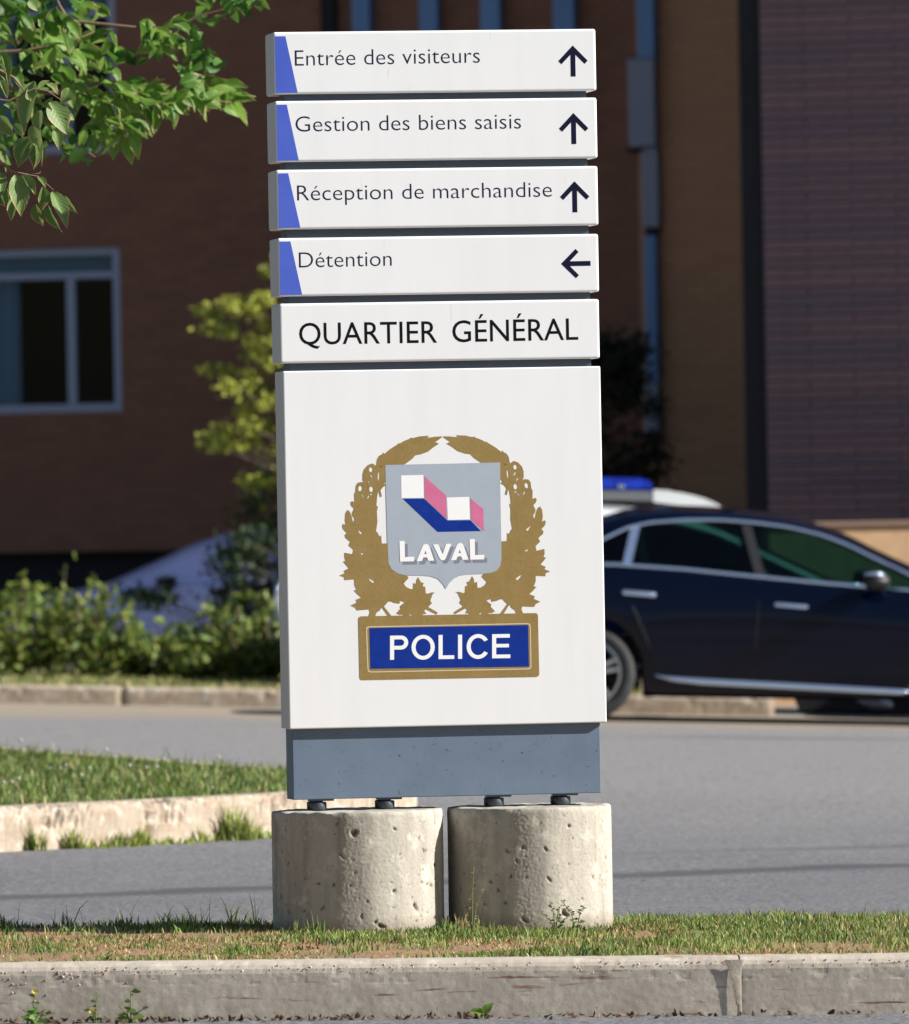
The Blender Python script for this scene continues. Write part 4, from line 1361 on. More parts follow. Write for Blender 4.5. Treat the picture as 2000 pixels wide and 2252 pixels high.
def evergreen(px0, Y, tufts, label, lit, trunk_h, seed, extra=None, size=.12, nper=72):
    r = np.random.default_rng(seed)
    X = (px0 - 1000) / F * Y; z0 = gz(X, Y) - .02
    e = empty('evergreen_tree', (X, Y, z0)); tag(e, label, 'tree')
    tube('trunk', [(0, 0, -.1), (.01, .02, trunk_h * .5), (.0, 0, trunk_h)], [.09, .06, .012], M['bark'], e, 10)
    cs, cc, sv, sf = [], [], [], []
    for px, py, s, shade in tufts:
        dy = r.uniform(-.45, .45)
        p = at(px, py, Y + dy) - Vector((X, Y, z0))
        bz = min(max(p.z - .15 - abs(p.x) * .35, .05), trunk_h - .05)
        v, f = tube_data([(0, 0, bz), tuple(p * .5 + Vector((0, 0, bz * .5 + .03))), tuple(p)], [.018, .011, .004], 5)
        b = len(sv); sv += v; sf += [tuple(b + q for q in ff) for ff in f]
        m = int(nper * s)
        d = r.normal(0, 1, (m, 3)); d[:, 2] *= .62
        c = np.array(p)[None] + d * size * s * .55
        cs.append(c); cc.append(np.array(shade)[None] * r.uniform(.6, 1.35, (m, 1)))
    V, T, C = leaf_quads(np.concatenate(cs), r.uniform(.04, .08, sum(len(c) for c in cs)), np.concatenate(cc))
    fo = np_mesh('crown', V, T, C, M['foliage'], e); fo['kind'] = 'stuff'
    br = mobj('branches', sv, sf, M['bark'], e)
    return e


Yv, Yg, Dk = (0.44, 0.47, 0.085), (0.31, 0.36, 0.07), (0.035, 0.06, 0.022)  # Dk puts the shade of inner and low boughs into the leaf colour
tz = [(1660, 220, .6), (1270, 460, .7), (1340, 500, .6), (1450, 430, 1), (1540, 450, 1), (1620, 430, 1), (1640, 370, .8), (1300, 570, .8), (1420, 580, .8), (1610, 660, 1), (1600, 740, .9), (1300, 830, .6), (1420, 850, .9), (1560, 880, .8), (1440, 940, .9), (1560, 950, .9), (1640, 980, .9), (1660, 1040, .8),
      (1530, 1090, 1), (1540, 1180, 1), (1380, 1220, .9), (1320, 1290, .8), (1450, 1300, 1), (1580, 1250, .8), (1660, 1190, .8), (1550, 1530, .8), (1660, 1530, .8), (1610, 1650, .7), (1680, 560, .9), (1690, 800, .8), (1700, 1340, .8)]
tf = [(x * .3526, 520 + y * .3526, s * .95, random.choice([Yv, Yg, Yv])) for x, y, s in tz]
rr = random.Random(4)
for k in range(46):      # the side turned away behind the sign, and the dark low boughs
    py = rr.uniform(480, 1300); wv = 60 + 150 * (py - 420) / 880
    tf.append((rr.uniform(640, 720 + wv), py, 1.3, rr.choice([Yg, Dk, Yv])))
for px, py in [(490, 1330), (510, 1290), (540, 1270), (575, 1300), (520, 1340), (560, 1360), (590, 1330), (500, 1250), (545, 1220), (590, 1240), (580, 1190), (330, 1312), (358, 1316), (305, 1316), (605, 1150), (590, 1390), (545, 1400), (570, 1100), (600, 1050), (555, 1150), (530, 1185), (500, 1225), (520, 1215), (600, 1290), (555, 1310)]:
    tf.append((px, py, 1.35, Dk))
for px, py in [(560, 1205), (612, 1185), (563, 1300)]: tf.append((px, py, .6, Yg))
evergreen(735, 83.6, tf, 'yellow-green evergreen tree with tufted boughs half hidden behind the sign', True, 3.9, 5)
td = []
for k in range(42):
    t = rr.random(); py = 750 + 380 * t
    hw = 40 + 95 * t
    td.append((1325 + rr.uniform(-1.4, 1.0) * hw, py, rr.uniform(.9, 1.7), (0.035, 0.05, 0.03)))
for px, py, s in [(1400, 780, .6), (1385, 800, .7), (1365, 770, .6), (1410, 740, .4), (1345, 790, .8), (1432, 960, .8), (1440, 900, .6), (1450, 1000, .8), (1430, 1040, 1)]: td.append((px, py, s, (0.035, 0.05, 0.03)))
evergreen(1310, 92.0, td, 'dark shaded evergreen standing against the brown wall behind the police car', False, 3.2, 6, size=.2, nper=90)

# ================================================================== CARS
BELT = [(-1.08, .90), (-.8, 1.00), (-.4, 1.07), (.15, 1.095), (.667, 1.068), (1.16, 1.026), (1.652, .986), (2.287, .946), (2.6, .93), (3.2, .83), (3.58, .70), (3.72, .58)]
CREASE = [(-1.08, .70), (0, .74), (.41, .69), (.607, .73), (1.284, .747), (2.287, .69), (3.72, .50)]
TAPER = [(-1.08, .78), (-.95, .90), (-.5, .985), (0, 1), (2.9, 1), (3.3, .95), (3.58, .84), (3.72, .70)]
TRIM = [(-.34, 1.085), (-.25, 1.12), (-.05, 1.20), (.15, 1.306), (.27, 1.362), (.42, 1.397), (.667, 1.42), (.914, 1.424), (1.16, 1.409), (1.406, 1.381), (1.65, 1.325), (1.837, 1.254), (2.02, 1.165), (2.287, 1.045), (2.48, .955)]
ROOF = [(-.80, 1.03), (-.4, 1.21), (-.1, 1.335), (.144, 1.418), (.297, 1.462), (.607, 1.486), (.741, 1.486), (1.038, 1.474), (1.284, 1.446), (1.53, 1.403), (1.776, 1.32), (2.02, 1.20), (2.287, 1.083), (2.60, .945)]
WX = (0.0, 2.85)
WR = 0.335


def gw(x, z):
    """half width of the cabin side at height z"""
    return (.842 - max(0, z - interp(BELT, x)) * .52) * (1 if x < 2.4 else 1)


def car(name, label, loc, rz, tilt, paint, glass, roof_paint=None, scale=1.0, lower=None, cat='car', lightbar=False, zs=1.0):
    e = empty(name, loc, (0, tilt, rz)); e.scale = (scale, scale, scale * zs)
    tag(e, label, cat)
    RA = .392
    xs = sorted(set([round(x, 3) for x in list(np.arange(-1.08, 3.721, .12)) + [w + d for w in WX for d in np.arange(-.392, .3921, .028)] + [-.35, 2.45, 3.72, -1.04, 3.66, -.8, 2.6]]))
    rows = []
    for x in xs:
        b = interp(BELT, x); c = interp(CREASE, x); t = interp(TAPER, x)
        zf = .17 + .10 * max(0, (x - 3.2) / .5) + .12 * max(0, (-.6 - x) / .5)
        zm = -1
        for w in WX:
            if abs(x - w) < RA: zm = WR + math.sqrt(max(0, RA * RA - (x - w) ** 2))
        pts = [(0, zf), (.72, zf), (.855, zf + .03), (.88, zf + .13), (.895, .40), (.905, .5), (.926, c), (.918, c + .07), (.885, b - .06), (.862, b - .012), (.842, b), (.80, b + .008), (.45, b + .045), (0, b + .06)]
        pts = [(y * t, max(z, zm) if k < 8 else max(z, zm + .01 * (k - 7)) if z < zm else z) for k, (y, z) in enumerate(pts)]
        rows.append(pts)
    verts, faces = [], []
    m = len(rows[0])
    for side in (1, -1):
        b0 = len(verts)
        for x, pts in zip(xs, rows):
            verts += [(x, side * y, z) for y, z in pts]
        for i in range(len(xs) - 1):
            for j in range(m - 1):
                if j >= 10 and -.79 < (xs[i] + xs[i + 1]) / 2 < 2.58: continue
                a = b0 + i * m + j
                f = (a, a + m, a + m + 1, a + 1)
                faces.append(f if side < 0 else f[::-1])
        faces.append(tuple(b0 + j for j in range(m))); faces.append(tuple(b0 + (len(xs) - 1) * m + j for j in range(m)))
    bm = bmesh.new()
    me = bpy.data.meshes.new('t'); me.from_pydata(verts, [], faces); bm.from_mesh(me); bpy.data.meshes.remove(me)
    bmesh.ops.remove_doubles(bm, verts=bm.verts, dist=.0005)
    body = obj_from_bm('body', bm, paint, e, True)
    # rails + roof panel
    rp = roof_paint or paint
    rx = [x for x in np.linspace(-.80, 2.60, 46)]
    verts, faces = [], []
    for side in (1, -1):
        b0 = len(verts)
        for x in rx:
            rz_, tz_ = interp(ROOF, x), min(interp(TRIM, x), interp(ROOF, x) - .012)
            if x < -.34: tz_ = interp(BELT, x) - .004
            if x > 2.48: tz_ = interp(BELT, x) - .004
            wt = gw(x, tz_); wr = gw(x, rz_) - .03
            verts += [(x, side * wt, tz_), (x, side * (wr + .012), rz_ - .022), (x, side * (wr - .03), rz_ - .002), (x, side * (wr - .09), rz_ + .008), (x, side * (wr - .09), rz_ - .02)]
        for i in range(len(rx) - 1):
            for j in range(4):
                a = b0 + i * 5 + j; f = (a, a + 5, a + 6, a + 1); faces.append(f if side < 0 else f[::-1])
    b0 = len(verts); px_ = [x for x in rx if -.12 <= x <= 1.62]
    for x in px_:
        rz_ = interp(ROOF, x); wr = gw(x, rz_) - .12
        for k in range(7):
            y = -wr + 2 * wr * k / 6
            verts.append((x, y, rz_ + .008 + .03 * (1 - (y / wr) ** 2)))
    for i in range(len(px_) - 1):
        for k in range(6):
            a = b0 + i * 7 + k; faces.append((a, a + 1, a + 8, a + 7))
    mobj('roof', verts, faces, rp, e, True)
    # glass: windscreen and rear screen
    for nm, x0, x1 in (('windscreen', 1.60, 2.60), ('rear_window', -.80, -.10)):
        verts, faces = [], []
        N = 10
        for i in range(N + 1):
            x = x0 + (x1 - x0) * i / N; rz_ = interp(ROOF, x); wr = gw(x, rz_) - .115
            for k in range(7):
                y = -wr + 2 * wr * k / 6
                verts.append((x + (.05 * (1 - (y / wr) ** 2) if nm == 'windscreen' else 0), y, rz_ + .002 + .02 * (1 - (y / wr) ** 2)))
        for i in range(N):
            for k in range(6):
                a = i * 7 + k; faces.append((a, a + 1, a + 8, a + 7))
        mobj(nm, verts, faces, glass, e, True)
    # side glass and pillars
    def side_strip(nm, xb0, xb1, xt0, xt1, mat, s, dz0=.012, dz1=.012, out=0.0, n=14):
        verts, faces = [], []
        for i in range(n + 1):
            t = i / n; xb = xb0 + (xb1 - xb0) * t; xt = xt0 + (xt1 - xt0) * t
            zb = interp(BELT, xb) + dz0; zt = max(interp(TRIM, xt) - dz1, zb + .004)
            verts += [(xb, s * (gw(xb, zb) + out), zb), (xt, s * (gw(xt, zt) + out), zt)]
        for i in range(n): faces.append((2 * i, 2 * i + 2, 2 * i + 3, 2 * i + 1))
        return mobj(nm, verts, faces, mat, e, True)
    for s in (-1, 1):
        side_strip('side_window', 1.23, 2.44, 1.13, 2.40, glass, s)
        side_strip('side_window', .285, 1.17, .345, 1.07, glass, s)
        side_strip('quarter_window', -.28, .235, -.22, .29, glass, s)
        side_strip('pillar', 1.165, 1.235, 1.065, 1.135, M['trim_black'], s, out=.003, n=2)
        side_strip('pillar', .23, .29, .285, .35, M['chrome'], s, out=.003, n=2)
        # bright mouldings
        tube('window_moulding', [(x, s * (gw(x, interp(TRIM, x)) + .008), interp(TRIM, x)) for x in np.linspace(-.33, 2.46, 34)], .0125, M['chrome'], e, 6)
        tube('belt_moulding', [(x, s * (gw(x, interp(BELT, x)) + .010), interp(BELT, x) + .004) for x in list(np.linspace(-.33, 1.98, 24))], .0135, M['chrome'], e, 6)
        tube('belt_moulding', [(x, s * (gw(x, interp(BELT, x)) + .008), interp(BELT, x) + .003) for x in (2.12, 2.2, 2.3, 2.44)], .011, M['chrome'], e, 6)
        pts = [(.47, .325), (.60, .300), (.80, .285), (1.3, .268), (1.8, .250), (2.2, .236), (2.28, .240)]
        v, f = tube_data([(x, s * .893, z) for x, z in pts], [.006, .017, .024, .024, .023, .020, .004], 8)
        mobj('sill_moulding', v, f, M['chrome'], e, True)
        for hx, hz in ((.06 + .17, .905), (1.10 + .20, .835)):
            bm = bmesh.new(); bm_box(bm, hx - .0, hx + .235, s * .905 - .012, s * .905 + .022, hz - .018, hz + .018, .012, 3)
            for v_ in bm.verts: v_.co.z -= (v_.co.x - hx) * .07
            obj_from_bm('door_handle', bm, M['chrome'], e, True)
        # mirror: dark shell on a stalk with a bright cap line
        bm = bmesh.new(); bmesh.ops.create_icosphere(bm, subdivisions=3, radius=1)
        for v_ in bm.verts:
            v_.co = Vector((2.0 + v_.co.x * .10 * (1.1 if v_.co.x > 0 else .8), s * (.985 + v_.co.y * .10), 1.01 + v_.co.z * .068))
        mi = obj_from_bm('wing_mirror', bm, M['trim_black'], e, True)
        tube('mirror_cap', [(1.92, s * 1.06, 1.062), (1.98, s * 1.07, 1.066), (2.07, s * 1.06, 1.056)], [.006, .014, .006], M['chrome'], mi, 6)
        tube('mirror_stalk', [(2.06, s * .84, .955), (2.02, s * .93, .975)], .02, M['trim_black'], mi, 6)
        # door shut lines
        for (x0, z0), (x1, z1) in [((1.20, 1.0), (1.16, .33)), ((.20, 1.05), (.44, .50)), ((2.30, .93), (2.36, .34))]:
            pts = []
            for k in range(9):
                t = k / 8; x = x0 + (x1 - x0) * t; z = z0 + (z1 - z0) * t
                cz = interp(CREASE, x); bz = interp(BELT, x)
                if z > cz + .07: wv = .918 + (.862 - .918) * (z - cz - .07) / max(.05, bz - cz - .07)
                elif z > .5: wv = .905 + (.926 - .905) * (z - .5) / (cz - .5)
                else: wv = .88 + .025 * (z - .3) / .2
                pts.append((x, s * wv, z))
            tube('door_seam', pts, .0028, M['trim_black'], e, 4)
    # inside: floor, seats, dashboard, wheel
    box('cabin_floor', -.5, 2.5, -.70, .70, .30, .34, M['trim_black'], e)
    for sx, sy in ((1.12, .36), (1.12, -.36)):
        bm = bmesh.new()
        bm_box(bm, sx - .05, sx + .45, sy - .24, sy + .24, .40, .58, .05)
        bm_box(bm, sx - .22, sx - .06, sy - .23, sy + .23, .50, 1.08, .05)
        bm_box(bm, sx - .21, sx - .10, sy - .13, sy + .13, 1.08, 1.26, .04)
        obj_from_bm('seat', bm, M['seat'], e)
    bm = bmesh.new(); bm_box(bm, -.1, .42, -.6, .6, .40, .58, .05); bm_box(bm, -.30, -.12, -.6, .6, .5, 1.08, .05)
    obj_from_bm('rear_seat', bm, M['seat'], e)
    box('dashboard', 1.95, 2.45, -.66, .66, .55, .96, M['seat_light'], e, .05)
    # wheels
    for k, (wx, s) in enumerate([(w_, s_) for w_ in WX for s_ in (-1, 1)]):
        we = empty('wheel', (wx, s * .80, WR), parent=e)
        lathe('tyre', [(.225, -.085), (.235, -.105), (.29, -.112), (.318, -.10), (WR, -.075), (WR, .075), (.318, .10), (.29, .112), (.235, .105), (.225, .085), (.225, -.085)], M['rubber'], we, 48, 'Y')
        bm = bmesh.new()
        # dish, hub, ten paired spokes, outer lip
        def ring(r0, r1, y0, y1, n=40):
            a = []
            for r_, y_ in ((r0, y0), (r1, y1)):
                a.append([bm.verts.new((r_ * math.cos(6.2832 * q / n), y_, r_ * math.sin(6.2832 * q / n))) for q in range(n)])
            for q in range(n): bm.faces.new((a[0][q], a[0][(q + 1) % n], a[1][(q + 1) % n], a[1][q]))
        o_ = s * .10
        ring(.232, .218, o_, o_ * 1.02); ring(.218, .205, o_ * 1.02, o_ * .75); ring(.0, .055, o_ * .98, o_ * .92)
        for q in range(5):
            for d in (-.16, .16):
                a = 6.2832 * q / 5 + .3
                p0 = Vector((.04 * math.cos(a + d * 2), 0, .04 * math.sin(a + d * 2))); p1 = Vector((.212 * math.cos(a + d), 0, .212 * math.sin(a + d)))
                dr = (p1 - p0).normalized(); sd_ = Vector((-dr.z, 0, dr.x)) * .014
                y0, y1 = o_ * .95, o_ * .80
                vs = [bm.verts.new(p + sg * sd_ + Vector((0, yy, 0))) for p in (p0, p1) for sg in (1, -1) for yy in (y0, y1)]
                for fi in ((0, 2, 6, 4), (1, 5, 7, 3), (0, 4, 5, 1), (2, 3, 7, 6), (4, 6, 7, 5), (0, 1, 3, 2)): bm.faces.new([vs[i_] for i_ in fi])
        obj_from_bm('rim', bm, M['rim'], we)
        lathe('brake_disc', [(0, s * .02), (.16, s * .02), (.16, s * .03), (0, s * .03)], M['trim_black'], we, 24, 'Y')
    # lamps
    for s in (-1, 1):
        box('headlight', 3.42, 3.60, s * .62 - .13, s * .62 + .13, .60, .70, M['chrome'], e, .03)
        box('tail_light', -1.06, -.93, s * .58 - .14, s * .58 + .14, .78, .90, M['tail'], e, .02)
    if lightbar:
        prof = [(-.55, .06), (-.52, .10), (.62, .10), (.62, .02), (-.50, .02)]
        z0 = 1.50
        def ext(nm, pr, mat, y0, y1, par, bv=.006):
            n_ = len(pr)
            v = [(x, y0, z) for x, z in pr] + [(x, y1, z) for x, z in pr]
            f = [tuple(range(n_)), tuple(range(2 * n_ - 1, n_ - 1, -1))] + [(i_, i_ + n_, (i_ + 1) % n_ + n_, (i_ + 1) % n_) for i_ in range(n_)]
            bm_ = bmesh.new(); me_ = bpy.data.meshes.new('t'); me_.from_pydata(v, [], f); bm_.from_mesh(me_); bpy.data.meshes.remove(me_)
            bmesh.ops.bevel(bm_, geom=list(bm_.edges), offset=bv, segments=4, affect='EDGES')
            return obj_from_bm(nm, bm_, mat, par)
        lb = ext('light_bar', [(.30, 1.545), (1.24, 1.545), (1.24, 1.62), (.30, 1.62)], M['grey_plastic'], -.16, .16, e)
        ext('blue_lens', [(.36, 1.622), (1.24, 1.622), (1.26, 1.650), (1.18, 1.715), (.44, 1.718)], M['blue_lens'], -.15, .15, lb, .02)
        ext('white_lens', [(1.243, 1.540), (1.50, 1.512), (1.70, 1.472), (1.79, 1.470), (1.80, 1.482), (1.72, 1.535), (1.62, 1.575), (1.50, 1.603), (1.36, 1.625), (1.243, 1.632)], M['carwhite'], -.16, .16, lb, .004)
        for x in (.5, 1.1):
            box('mounting_foot', x, x + .08, -.10, .10, 1.47, 1.546, M['trim_black'], lb)
        ext('bumper_shadow_skirt', [(2.22, .30), (2.34, .03), (3.60, .03), (3.66, .30)], M['trim_black'], -.945, -.80, e)  # black piece added low down, bumper and under-car shadow in one shape
        bm_ = bmesh.new(); bmesh.ops.create_icosphere(bm_, subdivisions=3, radius=1)
        for v_ in bm_.verts: v_.co = Vector((2.90 + v_.co.x * .14, -.948 + v_.co.y * .02, .10 + v_.co.z * .045 - v_.co.x * .02))
        obj_from_bm('fog_lamp', bm_, M['rim'], e, True)
        for x in (.66, .98): box('lens_glint', x, x + .05, -.156, -.149, 1.64, 1.665, M['chrome'], lb, .003)  # small chrome plates added as glints on the blue lens
    return e


TILT = math.atan(.035)
CY = 69.8
X0 = (1284 - 1000) / F * CY
car('sedan', 'dark navy sedan with chrome window trim passing beside the far kerb', (X0, CY + .90, gz(X0, CY) + .004), 0, TILT, M['navy'], M['car_glass'])
PY = 73.5
XP = 56 / F * PY
car('police_car', 'white-roofed police car with a blue light bar behind the navy sedan', (XP, PY + .95, gz(XP, 72) - .01), 0, TILT, M['navy'], M['dark_glass'], M['carwhite'], cat='police car', lightbar=True, zs=1.015)
car('shade_suv', 'tall dark sport utility vehicle added out of view to shade the ground by the police car', (5.35, 72.75, gz(5.35, 72.5)), 0, TILT, M['navy'], M['dark_glass'], zs=1.2)  # added outside the frame to throw its shadow under the sedan
# parked cars beyond the shrubs
YB = 90.0
zb = -0.06
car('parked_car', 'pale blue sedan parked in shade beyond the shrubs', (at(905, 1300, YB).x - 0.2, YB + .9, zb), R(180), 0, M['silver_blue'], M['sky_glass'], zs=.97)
YW = 77.6
car('parked_car', 'white car parked nose-on, its edge showing beside the sign', (at(838, 1300, YW).x, YW + 3.72, -.06), R(-90), 0, M['carwhite'], M['dark_glass'])

# ================================================================== BUILDING
BPSI = R(-15)
BY = 95.0
CB, SB = math.cos(BPSI), math.sin(BPSI)


def bl(px, py, BX=0.0, Y0=BY):
    u, v = uv_of(px, py)
    a = (u / F * Y0 - BX) / (CB - u / F * SB)
    return a, EYE + v / F * (Y0 + a * SB)


bld = empty('brick_building', (0, BY, 0), (0, 0, BPSI))
tag(bld, 'dark brown brick office building with aluminium windows and blue-grey fins', 'building')
ax_ = lambda px: bl(px, 1126)[0]
hz = lambda py, px=0: bl(px, py)[1]
aL, aR = -26.0, ax_(1690) + 1.2
wz0 = hz(1215, 100); TOPZ = 13.0
w_r = ax_(273); w_l = ax_(273) - 2.1
wins = [(hz(908, 130), hz(546, 130)), (hz(338, 130), hz(-30, 130)), (hz(-430, 130), hz(-800, 130))]
# wall built of strips around the window column
cuts = [wz0] + [z for w_ in wins for z in w_] + [TOPZ]
a_mid = ax_(1418)
box('wall', aL, w_l, 0, .35, wz0, TOPZ, M['brick_brown'], bld)
for k in range(0, len(cuts), 2):
    box('wall', w_l, w_r, 0, .35, cuts[k], cuts[k + 1], M['brick_brown'], bld)
box('wall', w_r, a_mid, 0, .35, wz0, TOPZ, M['brick_brown'], bld)
box('wall', a_mid, aR, 0.002, .35, wz0 - .6, TOPZ, M['brick_brown2'], bld)
box('foundation', aL, aR - .01, .25, .6, -.5, wz0 + .01, M['foundation'], bld)
box('roof_slab', aL, aR, -.25, 12, TOPZ, TOPZ + .4, M['foundation'], bld)
box('wall', aL, aL + .3, .35, 12, -.5, TOPZ, M['brick_brown'], bld)
for (z0, z1) in wins:
    we = empty('window', ((w_l + w_r) / 2, 0.06, z0), parent=bld)
    hw, hh = (w_r - w_l) / 2, z1 - z0
    t = .082
    def fr(x0, x1, za, zb_, nm='frame'): return box(nm, x0, x1, -.03, .06, za, zb_, M['frame'], we, .006)
    fr(-hw, -hw + t, 0, hh); fr(hw - t, hw, 0, hh); fr(-hw + t, hw - t, 0, .085); fr(-hw + t, hw - t, hh - .075, hh)
    tr = hh - .30
    fr(-hw + t, hw - t, tr, tr + .07, 'transom')
    mx = ax_(162) - (w_l + w_r) / 2
    fr(mx - .045, mx + .045, .085, tr, 'mullion')
    fr(mx - 1.0 - .04, mx - 1.0 + .04, .085, tr, 'mullion')
    fr(-hw - .02, hw + .02, -.05, -.002, 'sill')
    for (x0, x1, za, zb_) in ((-hw + t, mx - 1.04, .085, tr), (mx - .96, mx - .045, .085, tr), (mx + .045, hw - t, .085, tr), (-hw + t, hw - t, tr + .07, hh - .075)):
        mobj('pane', [(x0, .02, za), (x1, .02, za), (x1, .02, zb_), (x0, .02, zb_)], [(0, 1, 2, 3)], M['pane'], we)
    cx = ax_(36) - (w_l + w_r) / 2
    # pleated curtain on the left, teal box above standing in for the pane's reflection
    vs, fs = [], []
    for k in range(31):
        x = -hw + t + (cx + hw - t) * k / 30
        y = .16 + .03 * math.sin(k * 1.3)
        vs += [(x, y, .04), (x, y, tr + .05)]
    for k in range(30): fs.append((2 * k, 2 * k + 2, 2 * k + 3, 2 * k + 1))
    mobj('curtain', vs, fs, M['curtain'], we, True)
    box('pane_reflection', -hw + t, hw - t, .14, .17, tr + .06, hh - .06, M['curtain'], we)
    box('room_backing', -hw - .1, hw + .1, 1.6, 1.65, -.3, hh + .3, M['room'], we)
    for k in (-1, 1): box('room_backing', k * (hw + .1) - .02, k * (hw + .1) + .02, .32, 1.6, -.3, hh + .3, M['room'], we)
    box('room_backing', -hw - .1, hw + .1, .32, 1.6, -.32, -.3, M['room'], we); box('room_backing', -hw - .1, hw + .1, .32, 1.6, hh + .3, hh + .32, M['room'], we)
# fins above the sign
for (x0, x1) in ((733, 764), (802, 842), (950, 991), (1084, 1128), (1244, 1291)):
    a0, a1 = ax_(x0), ax_(x1)
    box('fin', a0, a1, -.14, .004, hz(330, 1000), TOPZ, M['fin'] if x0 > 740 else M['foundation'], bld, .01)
# rainwater pipe down the wall
dp = empty('downpipe', (0, 0, 0), parent=bld)
tag(dp, 'blue-grey rainwater pipe with a wider hopper box and dark joints')
segs = [(1392, 1449, -900, 128, 'fin', 'upper_casing'), (1389, 1451, 131, 323, 'pipe', 'hopper_box'), (1416, 1456, 327, 500, 'pipe', 'pipe_section'), (1422, 1455, 518, 840, 'fin', 'pipe_section'), (1424, 1456, 846, 975, 'pipe', 'pipe_section')]
for x0, x1, y0, y1, mt, nm in segs:
    sh = (y0 + y1) / 2
    a0, z1 = bl(x0, max(y0, -900)); a1, z0 = bl(x1, y1)
    roll_fix = 0
    d = .16 if nm != 'pipe_section' else .11
    box(nm, a0, a1, -d, .003, z0, min(z1, TOPZ), M[mt], dp, .012)
a0, z1 = bl(1424, 502); a1, z0 = bl(1452, 516)
box('pipe_joint', a0, a1, -.09, .003, z0, z1, M['foundation'], dp)
a0, z1 = bl(1386, 324); a1, z0 = bl(1418, 334)
box('pipe_bracket', a0, a1, -.13, .003, z0, z1, M['foundation'], dp)

# ---- projecting wing on the right, built of brick courses
WY = 87.0
xw = (1690 - 1000) / F * WY
wing = empty('clad_wing', (xw, WY, 0), (0, 0, BPSI))
tag(wing, 'projecting plum-brown wing clad in long horizontal courses beside the brown wall', 'building')
WTOP = 13.0
wb0 = 1.12
box('wall', 0.0, 14.0, .035, .40, -.4, WTOP, M['mortar'], wing)
box('return_shade_strip', -.205, -.002, .06, .5, -.4, WTOP, M['foundation'], wing)  # near-black strip standing in for the wing's shaded return
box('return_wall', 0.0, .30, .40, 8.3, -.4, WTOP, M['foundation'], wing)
box('return_wall', 13.7, 14.0, .40, 9.0, -.4, WTOP, M['mortar'], wing)
BWd, BHt = .80, .082
zv1 = bl(1850, -12, xw, WY)[1]
nrow = int((zv1 - wb0) / BHt) + 1
proto = {}
for half in (0, 1):
    for k in range(4):
        bm = bmesh.new(); bm_box(bm, .004, (BWd if not half else BWd / 2) - .0025, 0, .06, .004, BHt - .004, .003, 1)
        me = bpy.data.meshes.new('cladding_board'); bmesh.ops.recalc_face_normals(bm, faces=bm.faces); bm.to_mesh(me); bm.free(); me.materials.append(M['bricks'][k]); proto[(half, k)] = me
rb = random.Random(9)
cnt = 0
rest = bmesh.new()
for j in range(nrow):
    z = wb0 + j * BHt
    x = 0.0
    band = noise.noise(Vector((j * .37, 4, 1)))
    first = j % 2
    rowk = 1 if band < -.12 else (2 if band > .18 else (0 if band > 0.03 else 3))
    while x < 1.45:
        half = 1 if (first and x == 0.0) else 0
        k = rowk if rb.random() < .8 else rb.randrange(4)
        wd = BWd / 2 if half else BWd
        if cnt < 300:
            o = bpy.data.objects.new('cladding_board', proto[(half, k)]); col.objects.link(o); o.parent = wing
            o.location = (x, rb.uniform(-.003, .003), z); cnt += 1
        else:
            y = rb.uniform(-.003, .003); bm_box(rest, x + .004, x + wd - .004, y, y + .06, z + .004, z + BHt - .004)
        x += wd
# bricks beyond the frame, joined
for j in range(-14, int((WTOP - wb0) / BHt)):
    z = wb0 + j * BHt
    x = 2.0 if (0 <= j < nrow and j % 2) else (1.6 if 0 <= j < nrow else 0.0)
    while x < 3.6:
        y = rb.uniform(-.003, .003)
        vs = [rest.verts.new(c) for c in [(x + .004, y, z + .004), (x + BWd - .004, y, z + .004), (x + BWd - .004, y, z + BHt - .004), (x + .004, y, z + BHt - .004), (x + .004, y + .05, z + .004), (x + BWd - .004, y + .05, z + .004), (x + BWd - .004, y + .05, z + BHt - .004), (x + .004, y + .05, z + BHt - .004)]]
        for f in ((0, 1, 2, 3), (0, 4, 5, 1), (3, 2, 6, 7), (1, 5, 6, 2), (0, 3, 7, 4)): rest.faces.new([vs[i] for i in f])
        x += BWd
ro = obj_from_bm('cladding', rest, M['bricks'][0], wing); ro['kind'] = 'stuff'
print('bricks', cnt)

# low sunlit wall in front of the wing
LY = 84.0
p0 = at(1690, 1160, LY + .3)
lw = empty('low_wall', (p0.x, LY + .3, 0), (0, 0, R(16)))
tag(lw, 'low tan sunlit wall in front of the plum-brown wing', 'wall')
zt = at(1850, 1147, LY + .6).z
box('wall', 0, 9, 0, .25, -.5, zt - .05, M['brick_tan'], lw, .01)
box('coping', -.03, 9.03, -.035, .285, zt - .048, zt, M['coping'], lw, .01)

# ================================================================== BROADLEAF TREES
tree_a = empty('broadleaf_tree', (-2.9, 36.6, 0)); tag(tree_a, 'tree with large scorched-edged leaves hanging in from beside the sign', 'tree')
tree_a.location.z = 0.0
tube('trunk', [(0, 0, -.15), (.03, 0, 1.2), (-.02, .05, 2.6), (.05, 0, 4.2), (0, 0, 5.6)], [.11, .09, .075, .05, .02], M['bark'], tree_a, 14)
to = Vector(tree_a.location)


def w1(x, y): return (x * .2545, y * .2545)


def twig(parent, pxpts, Y, r0, r1, start=None):
    o = Vector(parent.location)
    pts = [at(px, py, Y) - o for px, py in pxpts]
    if start is not None: pts = [start] + pts
    n = len(pts)
    return tube('branch', pts, [r0 + (r1 - r0) * i / (n - 1) for i in range(n)], M['twig'], parent, 6)


